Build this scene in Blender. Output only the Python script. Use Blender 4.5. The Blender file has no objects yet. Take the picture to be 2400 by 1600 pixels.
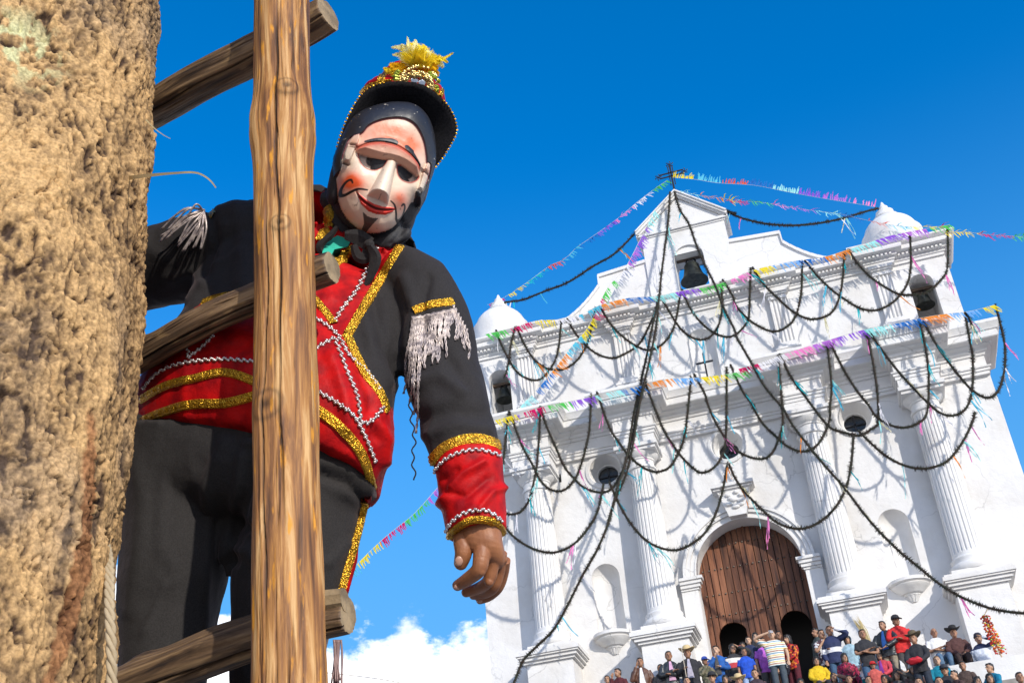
import bpy, bmesh, math, random
import numpy as np
from mathutils import Vector, Matrix
from mathutils.geometry import tessellate_polygon
from mathutils.bvhtree import BVHTree
random.seed(7); np.random.seed(7)
rnd = random.random
SC = bpy.context.scene
COL = SC.collection
# ------------------------------------------------------------------ camera
RW = np.array([[0.9538780703886415, -0.22174450939955295, -0.20235117835780816],
               [0.28803803598350675, 0.4861900112944488, 0.8250171893629052],
               [-0.08456191021024774, -0.8452506406200798, 0.5276368427933541]])
CAM = np.array([0., 0., 1.6])
FP = 2864.0                                   # focal length in photo pixels (2400 wide)
cam = bpy.data.cameras.new("camera"); camo = bpy.data.objects.new("camera", cam); COL.objects.link(camo)
cam.sensor_width = 36; cam.lens = 36 * FP / 2400; cam.clip_start = 0.05; cam.clip_end = 3000
M = Matrix([list(RW[r]) for r in range(3)])
right, down, fwd = M.col[0], M.col[1], M.col[2]
camo.matrix_world = Matrix(((right[0], -down[0], -fwd[0], 0), (right[1], -down[1], -fwd[1], 0), (right[2], -down[2], -fwd[2], 1.6), (0, 0, 0, 1)))
SC.camera = camo
# ------------------------------------------------------------------ light
SUN_EL, SUN_AZ = math.radians(23), math.radians(43)      # azimuth to the right of the facade's outward normal
SD = Vector((math.sin(SUN_AZ) * math.cos(SUN_EL), -math.cos(SUN_AZ) * math.cos(SUN_EL), math.sin(SUN_EL)))
sl = bpy.data.lights.new("sun", 'SUN'); sl.energy = 2.0; sl.angle = math.radians(0.7); sl.color = (1.0, 0.94, 0.84)
so = bpy.data.objects.new("sun", sl); COL.objects.link(so); so.location = (20, -20, 30)
so.rotation_euler = SD.to_track_quat('Z', 'Y').to_euler()
W = bpy.data.worlds.new("World"); SC.world = W; W.use_nodes = True
wn = W.node_tree; wn.nodes.clear(); wl = wn.links
def wnode(t, **k):
    n_ = wn.nodes.new(t)
    for a, b in k.items(): setattr(n_, a, b)
    return n_
wo = wnode('ShaderNodeOutputWorld'); bg = wnode('ShaderNodeBackground'); bg.inputs['Strength'].default_value = 0.15
sky = wnode('ShaderNodeTexSky', sky_type='NISHITA', sun_disc=False, sun_elevation=SUN_EL, sun_rotation=math.atan2(SD.x, SD.y), altitude=2000, air_density=1.0, dust_density=2.2, ozone_density=3.5)
hsv = wnode('ShaderNodeHueSaturation'); hsv.inputs['Saturation'].default_value = 1.36; hsv.inputs['Hue'].default_value = 0.5
wl.new(sky.outputs[0], hsv.inputs['Color'])
tc = wnode('ShaderNodeTexCoord'); sx = wnode('ShaderNodeSeparateXYZ'); wl.new(tc.outputs['Generated'], sx.inputs[0])
# low cumulus bank all round the horizon
mp = wnode('ShaderNodeMapping'); mp.inputs['Scale'].default_value = (1, 1, 1.5); mp.inputs['Location'].default_value = (0.35, 0.2, 0.1)
wl.new(tc.outputs['Generated'], mp.inputs[0])
nz = wnode('ShaderNodeTexNoise'); nz.inputs['Scale'].default_value = 7.0; nz.inputs['Detail'].default_value = 9; nz.inputs['Roughness'].default_value = 0.6
wl.new(mp.outputs[0], nz.inputs['Vector'])
mr = wnode('ShaderNodeMapRange'); mr.inputs['From Min'].default_value = 0.30; mr.inputs['From Max'].default_value = 0.43; mr.inputs['To Min'].default_value = 0.315; mr.inputs['To Max'].default_value = 0.78
wl.new(sx.outputs['Z'], mr.inputs['Value'])
sub = wnode('ShaderNodeMath', operation='SUBTRACT'); wl.new(nz.outputs['Fac'], sub.inputs[0]); wl.new(mr.outputs[0], sub.inputs[1])
mr2 = wnode('ShaderNodeMapRange', interpolation_type='SMOOTHSTEP'); mr2.inputs['From Min'].default_value = 0.0; mr2.inputs['From Max'].default_value = 0.07
wl.new(sub.outputs[0], mr2.inputs['Value'])
nz2 = wnode('ShaderNodeTexNoise'); nz2.inputs['Scale'].default_value = 16; nz2.inputs['Detail'].default_value = 6; wl.new(mp.outputs[0], nz2.inputs['Vector'])
cr = wnode('ShaderNodeValToRGB'); cr.color_ramp.elements[0].position = 0.35; cr.color_ramp.elements[0].color = (2.6, 3.1, 4.2, 1); cr.color_ramp.elements[1].position = 0.6; cr.color_ramp.elements[1].color = (7.2, 7.0, 6.8, 1)
wl.new(nz2.outputs['Fac'], cr.inputs[0])
hz_ = wnode('ShaderNodeMapRange', interpolation_type='SMOOTHSTEP'); hz_.inputs['From Min'].default_value = .66; hz_.inputs['From Max'].default_value = .26; hz_.inputs['To Max'].default_value = .85; wl.new(sx.outputs['Z'], hz_.inputs['Value'])
hm_ = wnode('ShaderNodeMix', data_type='RGBA'); hm_.inputs['B'].default_value = (.50, 1.55, 2.95, 1); wl.new(hz_.outputs[0], hm_.inputs['Factor']); wl.new(hsv.outputs[0], hm_.inputs['A'])
mx = wnode('ShaderNodeMix', data_type='RGBA'); wl.new(mr2.outputs[0], mx.inputs['Factor']); wl.new(hm_.outputs['Result'], mx.inputs['A']); wl.new(cr.outputs[0], mx.inputs['B'])
wl.new(mx.outputs['Result'], bg.inputs['Color']); wl.new(bg.outputs[0], wo.inputs[0])
SC.view_settings.view_transform = 'Standard'; SC.view_settings.look = 'None'; SC.view_settings.exposure = 1.02; SC.view_settings.gamma = 1
SC.view_settings.use_curve_mapping = False
SC.cycles.max_bounces = 6; SC.cycles.diffuse_bounces = 4

# ------------------------------------------------------------------ helpers
FD = FP * 0.98
def P(px, py, d):                              # place on the ray of a photo point, d metres along the optical axis
    return Vector(CAM + RW @ np.array([(px - 1176) / FD * d, (py - 784) / FD * d, d]))
def toD(w):
    c = RW.T @ (np.array(w) - CAM); return 1176 + FD * c[0] / c[2], 784 + FD * c[1] / c[2], c[2]
def onY(sx_, sy_, y):                          # photo point (2400 px wide) on the upright plane Y = y
    d = RW @ np.array([(sx_ - 1200) / FP, (sy_ - 800) / FP, 1.0]); t = y / d[1]
    return Vector(CAM + d * t)
def A(x, y): return 1100 + x * .41454, 350 + y * .41454
def B(x, y): return 1700 + x * .38273, 400 + y * .38273
def Cc(x, y): return 1100 + x * .41454, 950 + y * .41454
def Dd(x, y): return 1700 + x * .41444, 950 + y * .41444

def link(name, me, parent=None, mats=(), label=None, cat=None, group=None, kind=None):
    o = bpy.data.objects.new(name, me); COL.objects.link(o)
    if parent is not None: o.parent = parent
    for m in (mats if isinstance(mats, (list, tuple)) else [mats]):
        if me is not None and m is not None and me.materials.find(m.name) < 0: me.materials.append(m)
    for k, v in (('label', label), ('category', cat), ('group', group), ('kind', kind)):
        if v: o[k] = v
    return o
def empty(name, loc, label=None, cat=None, group=None, kind=None):
    o = link(name, None, None, (), label, cat, group, kind); o.location = loc; o.empty_display_size = .2
    o['_at'] = 0; del o['_at']
    return o
def pmesh(name, v, f, smooth=False, mi=None):
    me = bpy.data.meshes.new(name); me.from_pydata([tuple(p) for p in v], [], f)
    if smooth: me.polygons.foreach_set('use_smooth', [True] * len(me.polygons))
    if mi is not None: me.polygons.foreach_set('material_index', mi)
    me.update(); return me
class MB:
    """collects geometry (in world space) that becomes one mesh"""
    def __init__(s): s.v = []; s.f = []; s.m = []
    def add(s, v, f, m=0):
        n = len(s.v); s.v += [tuple(p) for p in v]; s.f += [tuple(i + n for i in q) for q in f]; s.m += [m] * len(f)
    def box(s, x0, x1, y0, y1, z0, z1, m=0):
        s.add([(x0, y0, z0), (x1, y0, z0), (x1, y1, z0), (x0, y1, z0), (x0, y0, z1), (x1, y0, z1), (x1, y1, z1), (x0, y1, z1)],
              [(0, 3, 2, 1), (4, 5, 6, 7), (0, 1, 5, 4), (1, 2, 6, 5), (2, 3, 7, 6), (3, 0, 4, 7)], m)
    def prism(s, outer, holes, y0, y1, m=0, hole_depth=None):
        """polygon in the XZ plane with holes, extruded from y0 (front) to y1"""
        loops = [outer] + list(holes)
        tri = tessellate_polygon([[Vector((p[0], p[1], 0)) for p in l] for l in loops])
        flat = [p for l in loops for p in l]; n = len(flat)
        v = [(p[0], y0, p[1]) for p in flat] + [(p[0], y1, p[1]) for p in flat]
        f = [tuple(t) for t in tri] + [tuple(i + n for i in reversed(t)) for t in tri]
        k = 0
        for l in loops:
            c = len(l)
            for i in range(c):
                j = (i + 1) % c; f.append((k + i, k + j, k + j + n, k + i + n))
            k += c
        s.add(v, f, m)
    def lathe(s, prof, cx, cy, n=32, a0=0, a1=2 * math.pi, m=0, flute=None):
        full = abs(a1 - a0 - 2 * math.pi) < 1e-4; k = n if full else n + 1
        v = []
        for (r, z) in prof:
            for i in range(k):
                a = a0 + (a1 - a0) * i / n; rr = r
                if flute and flute[0] <= z <= flute[1]: rr = r - flute[2] * (max(0, math.sin(a * flute[3])) ** .6)
                v.append((cx + rr * math.cos(a), cy + rr * math.sin(a), z))
        f = []
        for j in range(len(prof) - 1):
            for i in range(n if full else n):
                a = j * k + i; b = j * k + (i + 1) % k
                f.append((a, b, b + k, a + k))
        if full:
            f.append(tuple(range(k))[::-1]); f.append(tuple(range((len(prof) - 1) * k, len(prof) * k)))
        s.add(v, f, m)
    def tube(s, pts, rad, n=8, m=0, flat=1.0):
        pts = [Vector(p) for p in pts]; N = len(pts); v = []; up = Vector((.31, .12, .94))
        for i, p in enumerate(pts):
            t = (pts[min(i + 1, N - 1)] - pts[max(i - 1, 0)])
            t = t.normalized() if t.length > 1e-9 else Vector((0, 0, 1))
            a = t.cross(up)
            if a.length < .15: a = t.cross(Vector((1, 0, 0)))
            a.normalize(); b = t.cross(a); r = rad[i] if isinstance(rad, (list, tuple)) else rad
            for k in range(n):
                q = 2 * math.pi * k / n; v.append(p + a * math.cos(q) * r + b * math.sin(q) * r * flat)
        f = [(i * n + k, i * n + (k + 1) % n, (i + 1) * n + (k + 1) % n, (i + 1) * n + k) for i in range(N - 1) for k in range(n)]
        f += [tuple(range(n))[::-1], tuple(range((N - 1) * n, N * n))]
        s.add(v, f, m)
    def ell(s, c, rx, ry, rz, nu=16, nv=10, m=0, axes=None):
        c = Vector(c); ax = axes or (Vector((1, 0, 0)), Vector((0, 1, 0)), Vector((0, 0, 1)))
        v = [c + ax[2] * rz]
        for j in range(1, nv):
            t = math.pi * j / nv
            for i in range(nu):
                a = 2 * math.pi * i / nu
                v.append(c + ax[0] * rx * math.sin(t) * math.cos(a) + ax[1] * ry * math.sin(t) * math.sin(a) + ax[2] * rz * math.cos(t))
        v.append(c - ax[2] * rz); L_ = len(v) - 1
        f = [(0, 1 + i, 1 + (i + 1) % nu) for i in range(nu)]
        for j in range(nv - 2):
            for i in range(nu):
                a = 1 + j * nu + i; b = 1 + j * nu + (i + 1) % nu; f.append((a, a + nu, b + nu, b))
        f += [(L_, 1 + (nv - 2) * nu + (i + 1) % nu, 1 + (nv - 2) * nu + i) for i in range(nu)]
        s.add(v, f, m)
    def mesh(s, name, smooth=False, fix=True):
        me = pmesh(name, s.v, s.f, smooth, s.m)
        if fix:
            b = bmesh.new(); b.from_mesh(me); bmesh.ops.recalc_face_normals(b, faces=b.faces); b.to_mesh(me); b.free()
        return me
    def obj(s, name, mats, parent=None, smooth=False, autos=None, **k):
        me = s.mesh(name, smooth or autos is not None)
        ml = mats if isinstance(mats, (list, tuple)) else [mats]
        for m in ml: me.materials.append(m)
        if autos is not None:
            try: me.set_sharp_from_angle(angle=math.radians(autos))
            except Exception: pass
        return link(name, me, parent, (), **k)
def catmull(pts, n=8):
    P_ = [Vector(p) for p in pts]
    if len(P_) < 3:
        return [P_[0].lerp(P_[-1], i / n) for i in range(n + 1)]
    out = []
    for i in range(len(P_) - 1):
        p0 = P_[max(i - 1, 0)]; p1 = P_[i]; p2 = P_[i + 1]; p3 = P_[min(i + 2, len(P_) - 1)]
        for k in range(n):
            t = k / n
            out.append(.5 * ((2 * p1) + (p2 - p0) * t + (2 * p0 - 5 * p1 + 4 * p2 - p3) * t * t + (3 * p1 - p0 - 3 * p2 + p3) * t ** 3))
    out.append(P_[-1]); return out
def resample(pts, step):
    out = [pts[0].copy()]; acc = 0
    for a, b in zip(pts, pts[1:]):
        d = (b - a).length
        if d < 1e-9: continue
        while acc + d >= step:
            t = (step - acc) / d; a = a.lerp(b, t); out.append(a.copy()); d = (b - a).length; acc = 0
            if d < 1e-9: break
        acc += d
    return out
# vectorised value noise
def _h(i, j, k):
    n = (i * 374761393 + j * 668265263 + k * 2147483647 + 1013904223) & 0xffffffff
    n = ((n ^ (n >> 13)) * 1274126177) & 0xffffffff
    n = ((n ^ (n >> 15)) * 2246822519) & 0xffffffff
    return ((n ^ (n >> 16)) & 0xffff) / 65535.0
def vnoise(p):
    p = np.asarray(p, float); i = np.floor(p).astype(np.int64); f = p - i; f = f * f * (3 - 2 * f)
    r = 0
    for a in (0, 1):
        for b in (0, 1):
            for c in (0, 1):
                w = (f[..., 0] if a else 1 - f[..., 0]) * (f[..., 1] if b else 1 - f[..., 1]) * (f[..., 2] if c else 1 - f[..., 2])
                r = r + w * _h(i[..., 0] + a, i[..., 1] + b, i[..., 2] + c)
    return r
def fbm(p, o=4, g=.5):
    p = np.asarray(p, float); r = 0; a = 1; s = 0
    for k in range(o):
        r = r + a * vnoise(p * 2.03 ** k + 17.3 * k); s += a; a *= g
    return r / s

# ------------------------------------------------------------------ materials
MT = {}
def mat(name, color=(.8, .8, .8), rough=.7, metal=0, spec=.5, noise=None, bump=None, sheen=0, coat=0, emis=None):
    """noise = (scale, amount, detail[, second colour]); bump = [(kind, scale, strength, distance)...]"""
    if name in MT: return MT[name]
    m = bpy.data.materials.new(name); m.use_nodes = True; nt = m.node_tree; b = nt.nodes['Principled BSDF']
    b.inputs['Base Color'].default_value = (*color, 1); b.inputs['Roughness'].default_value = rough
    b.inputs['Metallic'].default_value = metal; b.inputs['Specular IOR Level'].default_value = spec
    if sheen:
        b.inputs['Sheen Weight'].default_value = sheen; b.inputs['Sheen Roughness'].default_value = .4
        b.inputs['Sheen Tint'].default_value = (min(1, color[0] * 2 + .15), min(1, color[1] * 2 + .1), min(1, color[2] * 2 + .1), 1)
    if coat: b.inputs['Coat Weight'].default_value = coat; b.inputs['Coat Roughness'].default_value = .12
    t = nt.nodes.new('ShaderNodeTexCoord'); src = t.outputs['Object']
    if noise:
        n = nt.nodes.new('ShaderNodeTexNoise'); n.inputs['Scale'].default_value = noise[0]; n.inputs['Detail'].default_value = noise[2]
        nt.links.new(src, n.inputs['Vector'])
        r = nt.nodes.new('ShaderNodeValToRGB'); c2 = noise[3] if len(noise) > 3 else tuple(c * (1 - noise[1]) for c in color)
        r.color_ramp.elements[0].position = .36; r.color_ramp.elements[0].color = (*c2, 1)
        r.color_ramp.elements[1].position = .62; r.color_ramp.elements[1].color = (*color, 1)
        nt.links.new(n.outputs['Fac'], r.inputs[0]); nt.links.new(r.outputs[0], b.inputs['Base Color'])
    prev = None
    for (kind, sc, st, di) in (bump or []):
        if kind == 'n': n = nt.nodes.new('ShaderNodeTexNoise'); n.inputs['Scale'].default_value = sc; n.inputs['Detail'].default_value = 6; o = n.outputs['Fac']
        else: n = nt.nodes.new('ShaderNodeTexVoronoi'); n.inputs['Scale'].default_value = sc; o = n.outputs['Distance']
        nt.links.new(src, n.inputs['Vector'])
        bp = nt.nodes.new('ShaderNodeBump'); bp.inputs['Strength'].default_value = st; bp.inputs['Distance'].default_value = di
        nt.links.new(o, bp.inputs['Height'])
        if prev: nt.links.new(prev.outputs[0], bp.inputs['Normal'])
        prev = bp
    if prev: nt.links.new(prev.outputs[0], b.inputs['Normal'])
    MT[name] = m; return m
def vcol_mat(name, rough=.5, coat=0, bump=None, spec=.5, mul=None):
    m = mat(name, (1, 1, 1), rough, coat=coat, bump=bump, spec=spec); nt = m.node_tree
    a = nt.nodes.new('ShaderNodeAttribute'); a.attribute_name = 'Col'
    out = a.outputs['Color']
    if mul:
        t = nt.nodes.new('ShaderNodeTexCoord'); n = nt.nodes.new('ShaderNodeTexNoise'); n.inputs['Scale'].default_value = mul[0]; n.inputs['Detail'].default_value = 8
        nt.links.new(t.outputs['Object'], n.inputs['Vector'])
        r = nt.nodes.new('ShaderNodeMapRange'); r.inputs['From Min'].default_value = .3; r.inputs['From Max'].default_value = .7; r.inputs['To Min'].default_value = mul[1]; r.inputs['To Max'].default_value = mul[2]
        nt.links.new(n.outputs['Fac'], r.inputs['Value'])
        x = nt.nodes.new('ShaderNodeVectorMath'); x.operation = 'SCALE'; nt.links.new(out, x.inputs[0]); nt.links.new(r.outputs[0], x.inputs['Scale']); out = x.outputs[0]
    nt.links.new(out, nt.nodes['Principled BSDF'].inputs['Base Color']); return m
def setcol(me, cols):
    ca = me.color_attributes.new('Col', 'FLOAT_COLOR', 'POINT')
    a = np.ones((len(me.vertices), 4), np.float32); a[:, :3] = cols; ca.data.foreach_set('color', a.ravel())

def plaster_mat():
    m = mat('white_plaster', (.80, .785, .765), .85, spec=.25, bump=[('n', 1.3, .5, .09), ('n', 5, .4, .03), ('n', 22, .4, .010)]); nt = m.node_tree; b = nt.nodes['Principled BSDF']
    t = nt.nodes.new('ShaderNodeTexCoord')
    n = nt.nodes.new('ShaderNodeTexNoise'); n.inputs['Scale'].default_value = .55; n.inputs['Detail'].default_value = 10; n.inputs['Roughness'].default_value = .62
    nt.links.new(t.outputs['Object'], n.inputs['Vector'])
    r = nt.nodes.new('ShaderNodeValToRGB'); r.color_ramp.elements[0].position = .3; r.color_ramp.elements[0].color = (.60, .575, .54, 1); r.color_ramp.elements[1].position = .52; r.color_ramp.elements[1].color = (.70, .688, .672, 1)
    nt.links.new(n.outputs['Fac'], r.inputs[0])
    # fine dark cracks and chips
    v = nt.nodes.new('ShaderNodeTexVoronoi'); v.feature = 'DISTANCE_TO_EDGE'; v.inputs['Scale'].default_value = .95
    w = nt.nodes.new('ShaderNodeTexNoise'); w.inputs['Scale'].default_value = 2.5; w.inputs['Detail'].default_value = 5; nt.links.new(t.outputs['Object'], w.inputs['Vector'])
    mxv = nt.nodes.new('ShaderNodeMix'); mxv.data_type = 'VECTOR'; mxv.inputs['Factor'].default_value = .35; nt.links.new(t.outputs['Object'], mxv.inputs['A']); nt.links.new(w.outputs['Color'], mxv.inputs['B'])
    nt.links.new(mxv.outputs['Result'], v.inputs['Vector'])
    cr_ = nt.nodes.new('ShaderNodeMapRange'); cr_.inputs['From Max'].default_value = .011; cr_.inputs['To Min'].default_value = .72; nt.links.new(v.outputs['Distance'], cr_.inputs['Value'])
    # cracks only in places
    pn = nt.nodes.new('ShaderNodeTexNoise'); pn.inputs['Scale'].default_value = .5; nt.links.new(t.outputs['Object'], pn.inputs['Vector'])
    pr = nt.nodes.new('ShaderNodeMapRange'); pr.inputs['From Min'].default_value = .5; pr.inputs['From Max'].default_value = .56; nt.links.new(pn.outputs['Fac'], pr.inputs['Value'])
    one = nt.nodes.new('ShaderNodeMix'); one.data_type = 'FLOAT'; one.inputs['A'].default_value = 1; nt.links.new(pr.outputs[0], one.inputs['Factor']); nt.links.new(cr_.outputs[0], one.inputs['B'])
    s = nt.nodes.new('ShaderNodeVectorMath'); s.operation = 'SCALE'; nt.links.new(r.outputs[0], s.inputs[0]); nt.links.new(one.outputs[0], s.inputs['Scale'])
    nt.links.new(s.outputs[0], b.inputs['Base Color']); return m
PLASTER = plaster_mat()
def wood_mat(name, c1, c2, c3, stretch=(30, 30, 2.0), rough=.7, dist=.006, streak=.5):
    m = mat(name, c1, rough, spec=.3); nt = m.node_tree; b = nt.nodes['Principled BSDF']
    t = nt.nodes.new('ShaderNodeTexCoord'); mp_ = nt.nodes.new('ShaderNodeMapping'); mp_.inputs['Scale'].default_value = stretch
    nt.links.new(t.outputs['UV' if name.startswith('log') else 'Object'], mp_.inputs[0])
    n = nt.nodes.new('ShaderNodeTexNoise'); n.inputs['Scale'].default_value = 1; n.inputs['Detail'].default_value = 8; n.inputs['Roughness'].default_value = .6; n.inputs['Distortion'].default_value = .3
    nt.links.new(mp_.outputs[0], n.inputs['Vector'])
    r = nt.nodes.new('ShaderNodeValToRGB'); e = r.color_ramp.elements; e[0].position = .34; e[0].color = (*c3, 1); e[1].position = .66; e[1].color = (*c2, 1)
    q = e.new(streak); q.color = (*c1, 1)
    nt.links.new(n.outputs['Fac'], r.inputs[0]); nt.links.new(r.outputs[0], b.inputs['Base Color'])
    bp = nt.nodes.new('ShaderNodeBump'); bp.inputs['Strength'].default_value = .8; bp.inputs['Distance'].default_value = dist; nt.links.new(n.outputs['Fac'], bp.inputs['Height']); nt.links.new(bp.outputs[0], b.inputs['Normal'])
    return m
def vary(m):
    nt = m.node_tree; bs = nt.nodes['Principled BSDF']; src = bs.inputs['Base Color'].links[0].from_socket; oi = nt.nodes.new('ShaderNodeObjectInfo'); r = nt.nodes.new('ShaderNodeMapRange'); r.inputs['To Min'].default_value = .62; r.inputs['To Max'].default_value = 1.25
    nt.links.new(oi.outputs['Random'], r.inputs['Value']); x = nt.nodes.new('ShaderNodeVectorMath'); x.operation = 'SCALE'; nt.links.new(src, x.inputs[0]); nt.links.new(r.outputs[0], x.inputs['Scale']); nt.links.new(x.outputs[0], bs.inputs['Base Color']); return m
DOORW = wood_mat('door_wood', (.155, .060, .030), (.26, .11, .055), (.06, .027, .018), (7, 7, .55), .55, .01)
IRON = mat('black_iron', (.02, .02, .024), .5, metal=.3)
BRONZE = mat('dark_bronze', (.055, .06, .05), .5, metal=.7, noise=(6, .6, 5, (.02, .022, .02)), bump=[('n', 30, .6, .01)])
DARKROOM = mat('dark_interior', (.02, .018, .016), .95)

# =================================================================== SETTING
gb = MB(); gb.add([(-1500, -1500, 0), (1500, -1500, 0), (1500, 1500, 0), (-1500, 1500, 0)], [(0, 1, 2, 3)])
gb.obj('ground', mat('ground_stone', (.38, .36, .33), .9, noise=(.6, .3, 8), bump=[('n', 8, .5, .03)]), kind='structure')
K = 33 / 27.0; CX = -1.62
def T(x, y, z): return ((x + CX) * K, 33 + y * K, 1.6 + (z - 1.6) * K)      # church units -> metres
class CB(MB):
    def done(s, name, mats, parent, autos=30, **k):
        s.v = [T(*p) for p in s.v]; return s.obj(name, mats, parent, autos=autos, **k)
def tz(z, p): return z - (z - 1.6) * p / 27.0
ZP = 1.6 + (9.3 - 1.6) / K                     # platform height in church units
church = empty('church', T(0, 0, ZP), 'white colonial church with baroque bell gable, fluted columns and garlands, behind the crowd', 'church')
def cpar(o): o.matrix_parent_inverse = church.matrix_world.inverted(); return o
bpy.context.view_layer.update()
_church_loc = Vector(T(0, 0, ZP))
def fixp(o, loc):                               # keep world-space vertices under a parent that stands elsewhere
    o.location = -Vector(loc); return o
def arc(cx, cz, r, a0, a1, n, rz=None):
    rz = rz or r
    return [(cx + r * math.cos(a0 + (a1 - a0) * i / n), cz + rz * math.sin(a0 + (a1 - a0) * i / n)) for i in range(n + 1)]
def arch_hole(cx, hw, z0, zs, zt=None, n=16):   # opening: bottom z0, springing zs, apex zt
    zt = zt or zs + hw
    return [(cx - hw, z0)] + [(cx + hw, z0)] + arc(cx, zs, hw, 0, math.pi, n, zt - zs)
def circ(cx, cz, r, n=28): return [(cx + r * math.cos(2 * math.pi * i / n), cz + r * math.sin(2 * math.pi * i / n)) for i in range(n)]
def C_(b, name, mats=PLASTER, par=None, **k):
    o = b.done(name, mats, par or church, **k)
    if par is None: fixp(o, _church_loc)
    return o
def centre_part(name, loc):                     # a part that is only a joint for its sub-parts
    o = bpy.data.objects.new(name, None); COL.objects.link(o); o.parent = church; o.location = Vector(loc) - _church_loc; return o
HW = 6.3
COLX = (-4.66, -2.04, 2.04, 4.66)
DH = 1.21; DZ = 11.44
OC = ((-2.98, 14.60, .39), (.05, 14.58, .37), (3.09, 14.62, .39)); NI = (-3.32, 3.33)
# main front wall with its openings
b = CB(); holes = [arch_hole(0, DH, ZP + .001, DZ, n=28)] + [circ(x, z, r) for x, z, r in OC] + [arch_hole(x, .335, 10.55, 11.88) for x in NI]
out = [(-HW, ZP - .3), (-DH - .001, ZP - .3)]
b.prism([(-HW, ZP - 1.5), (HW, ZP - 1.5), (HW, 15.9), (-HW, 15.9)], holes, 0, 1.3)
C_(b, 'front_wall')
# deep splays of the round windows, dark panes behind
for x, z, r in OC:
    b = CB(); n = 32; v = []; prof = [(r + .10, .0), (r + .10, -.035), (r + .02, -.05), (r, -.03), (r - .01, .05), (r - .11, .32), (r - .13, .33), (r - .13, .5)]
    for rr, y in prof:
        v += [(x + rr * math.cos(2 * math.pi * i / n), y, z + rr * math.sin(2 * math.pi * i / n)) for i in range(n)]
    b.add(v, [(j * n + i, j * n + (i + 1) % n, (j + 1) * n + (i + 1) % n, (j + 1) * n + i) for j in range(len(prof) - 1) for i in range(n)])
    o = C_(b, 'round_window')
    g = CB(); g.prism(circ(x, z, r - .125), [], .44, .47); g.v = [tuple(Vector(T(*p))) for p in g.v]
    go = g.obj('pane', mat('dark_glass', (.015, .014, .013), .25), o); 
    g = CB(); g.box(x - .02, x + .02, .40, .43, z - r + .13, z + r - .13); g.box(x - r + .13, x + r - .13, .40, .43, z - .02, z + .02); g.v = [T(*p) for p in g.v]; g.obj('muntin', IRON, o)
# niches
for x in NI:
    b = CB(); n = 16; v = []; ns = 10
    rows = [(10.55, 1)] + [(11.88, 1)] + [(11.88 + .335 * math.sin(math.pi / 2 * k / 8), math.cos(math.pi / 2 * k / 8)) for k in range(1, 9)]
    for z, s in rows:
        v += [(x - .335 * s * math.cos(math.pi * i / n), .30 * s * math.sin(math.pi * i / n) if True else 0, z) for i in range(n + 1)]
    b.add(v, [(j * (n + 1) + i, j * (n + 1) + i + 1, (j + 1) * (n + 1) + i + 1, (j + 1) * (n + 1) + i) for j in range(len(rows) - 1) for i in range(n)])
    b.box(x - .33, x + .33, .01, .31, 10.50, 10.548)
    C_(b, 'niche')
    b = CB(); b.lathe([(.10, 10.03), (.17, 10.16), (.19, 10.18), (.19, 10.215), (.25, 10.22), (.34, 10.30), (.42, 10.36), (.43, 10.38), (.40, 10.40), (.47, 10.43), (.47, 10.50), (.36, 10.52)], x, .06, 48, m=0, flute=(10.03, 10.16, .02, 12))
    C_(b, 'niche_bracket')
# small slit
b = CB(); b.box(-4.66 + .5, -4.66 + .56, -.004, .02, 14.52, 14.74); C_(b, 'slit_window', DARKROOM)
# door surround
b = CB(); ro = 1.45
def ringprism(b, r0, r1, y0, y1, cz=DZ, n=40):
    outer = arc(0, cz, r1, 0, math.pi, n) + arc(0, cz, r0, math.pi, 0, n); b.prism(outer, [], y0, y1)
ringprism(b, DH, 1.34, -.07, .0); ringprism(b, 1.343, 1.43, -.12, .0); ringprism(b, 1.433, 1.50, -.16, .0); ringprism(b, DH - .003, 1.24, -.09, -.0)
C_(b, 'door_arch')
b = CB(); b.prism([(-.20, 12.66), (.20, 12.66), (.38, 13.32), (-.38, 13.32)], [], -.30, .0)
for k in range(9):
    a = k * .7; zz = 12.86 + .045 * k; xx = .16 * math.sin(k * 2.4)
    b.ell((xx, -.31, zz), .10 - .004 * k, .05, .05, 12, 7)
b.box(-.46, .46, -.36, 0, 13.32, 13.37); b.box(-.50, .50, -.42, 0, 13.372, 13.45)
C_(b, 'keystone')
for s in (-1, 1):
    b = CB(); x0, x1 = sorted((s * (DH + .005), s * 1.60)); b.box(x0, x1, -.10, 0, ZP, 11.15); b.box(x0 - .02, x1 + .02, -.13, 0, ZP, ZP + .35)
    C_(b, 'door_jamb')
    b = CB(); 
    for (z0, z1, e) in ((11.15, 11.20, .03), (11.202, 11.28, .07), (11.282, 11.36, .11), (11.362, 11.43, .15)): b.box(x0 - e * (s > 0), x1 + e * (s < 0), -.10 - e, 0, z0, z1)
    C_(b, 'impost')
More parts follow.
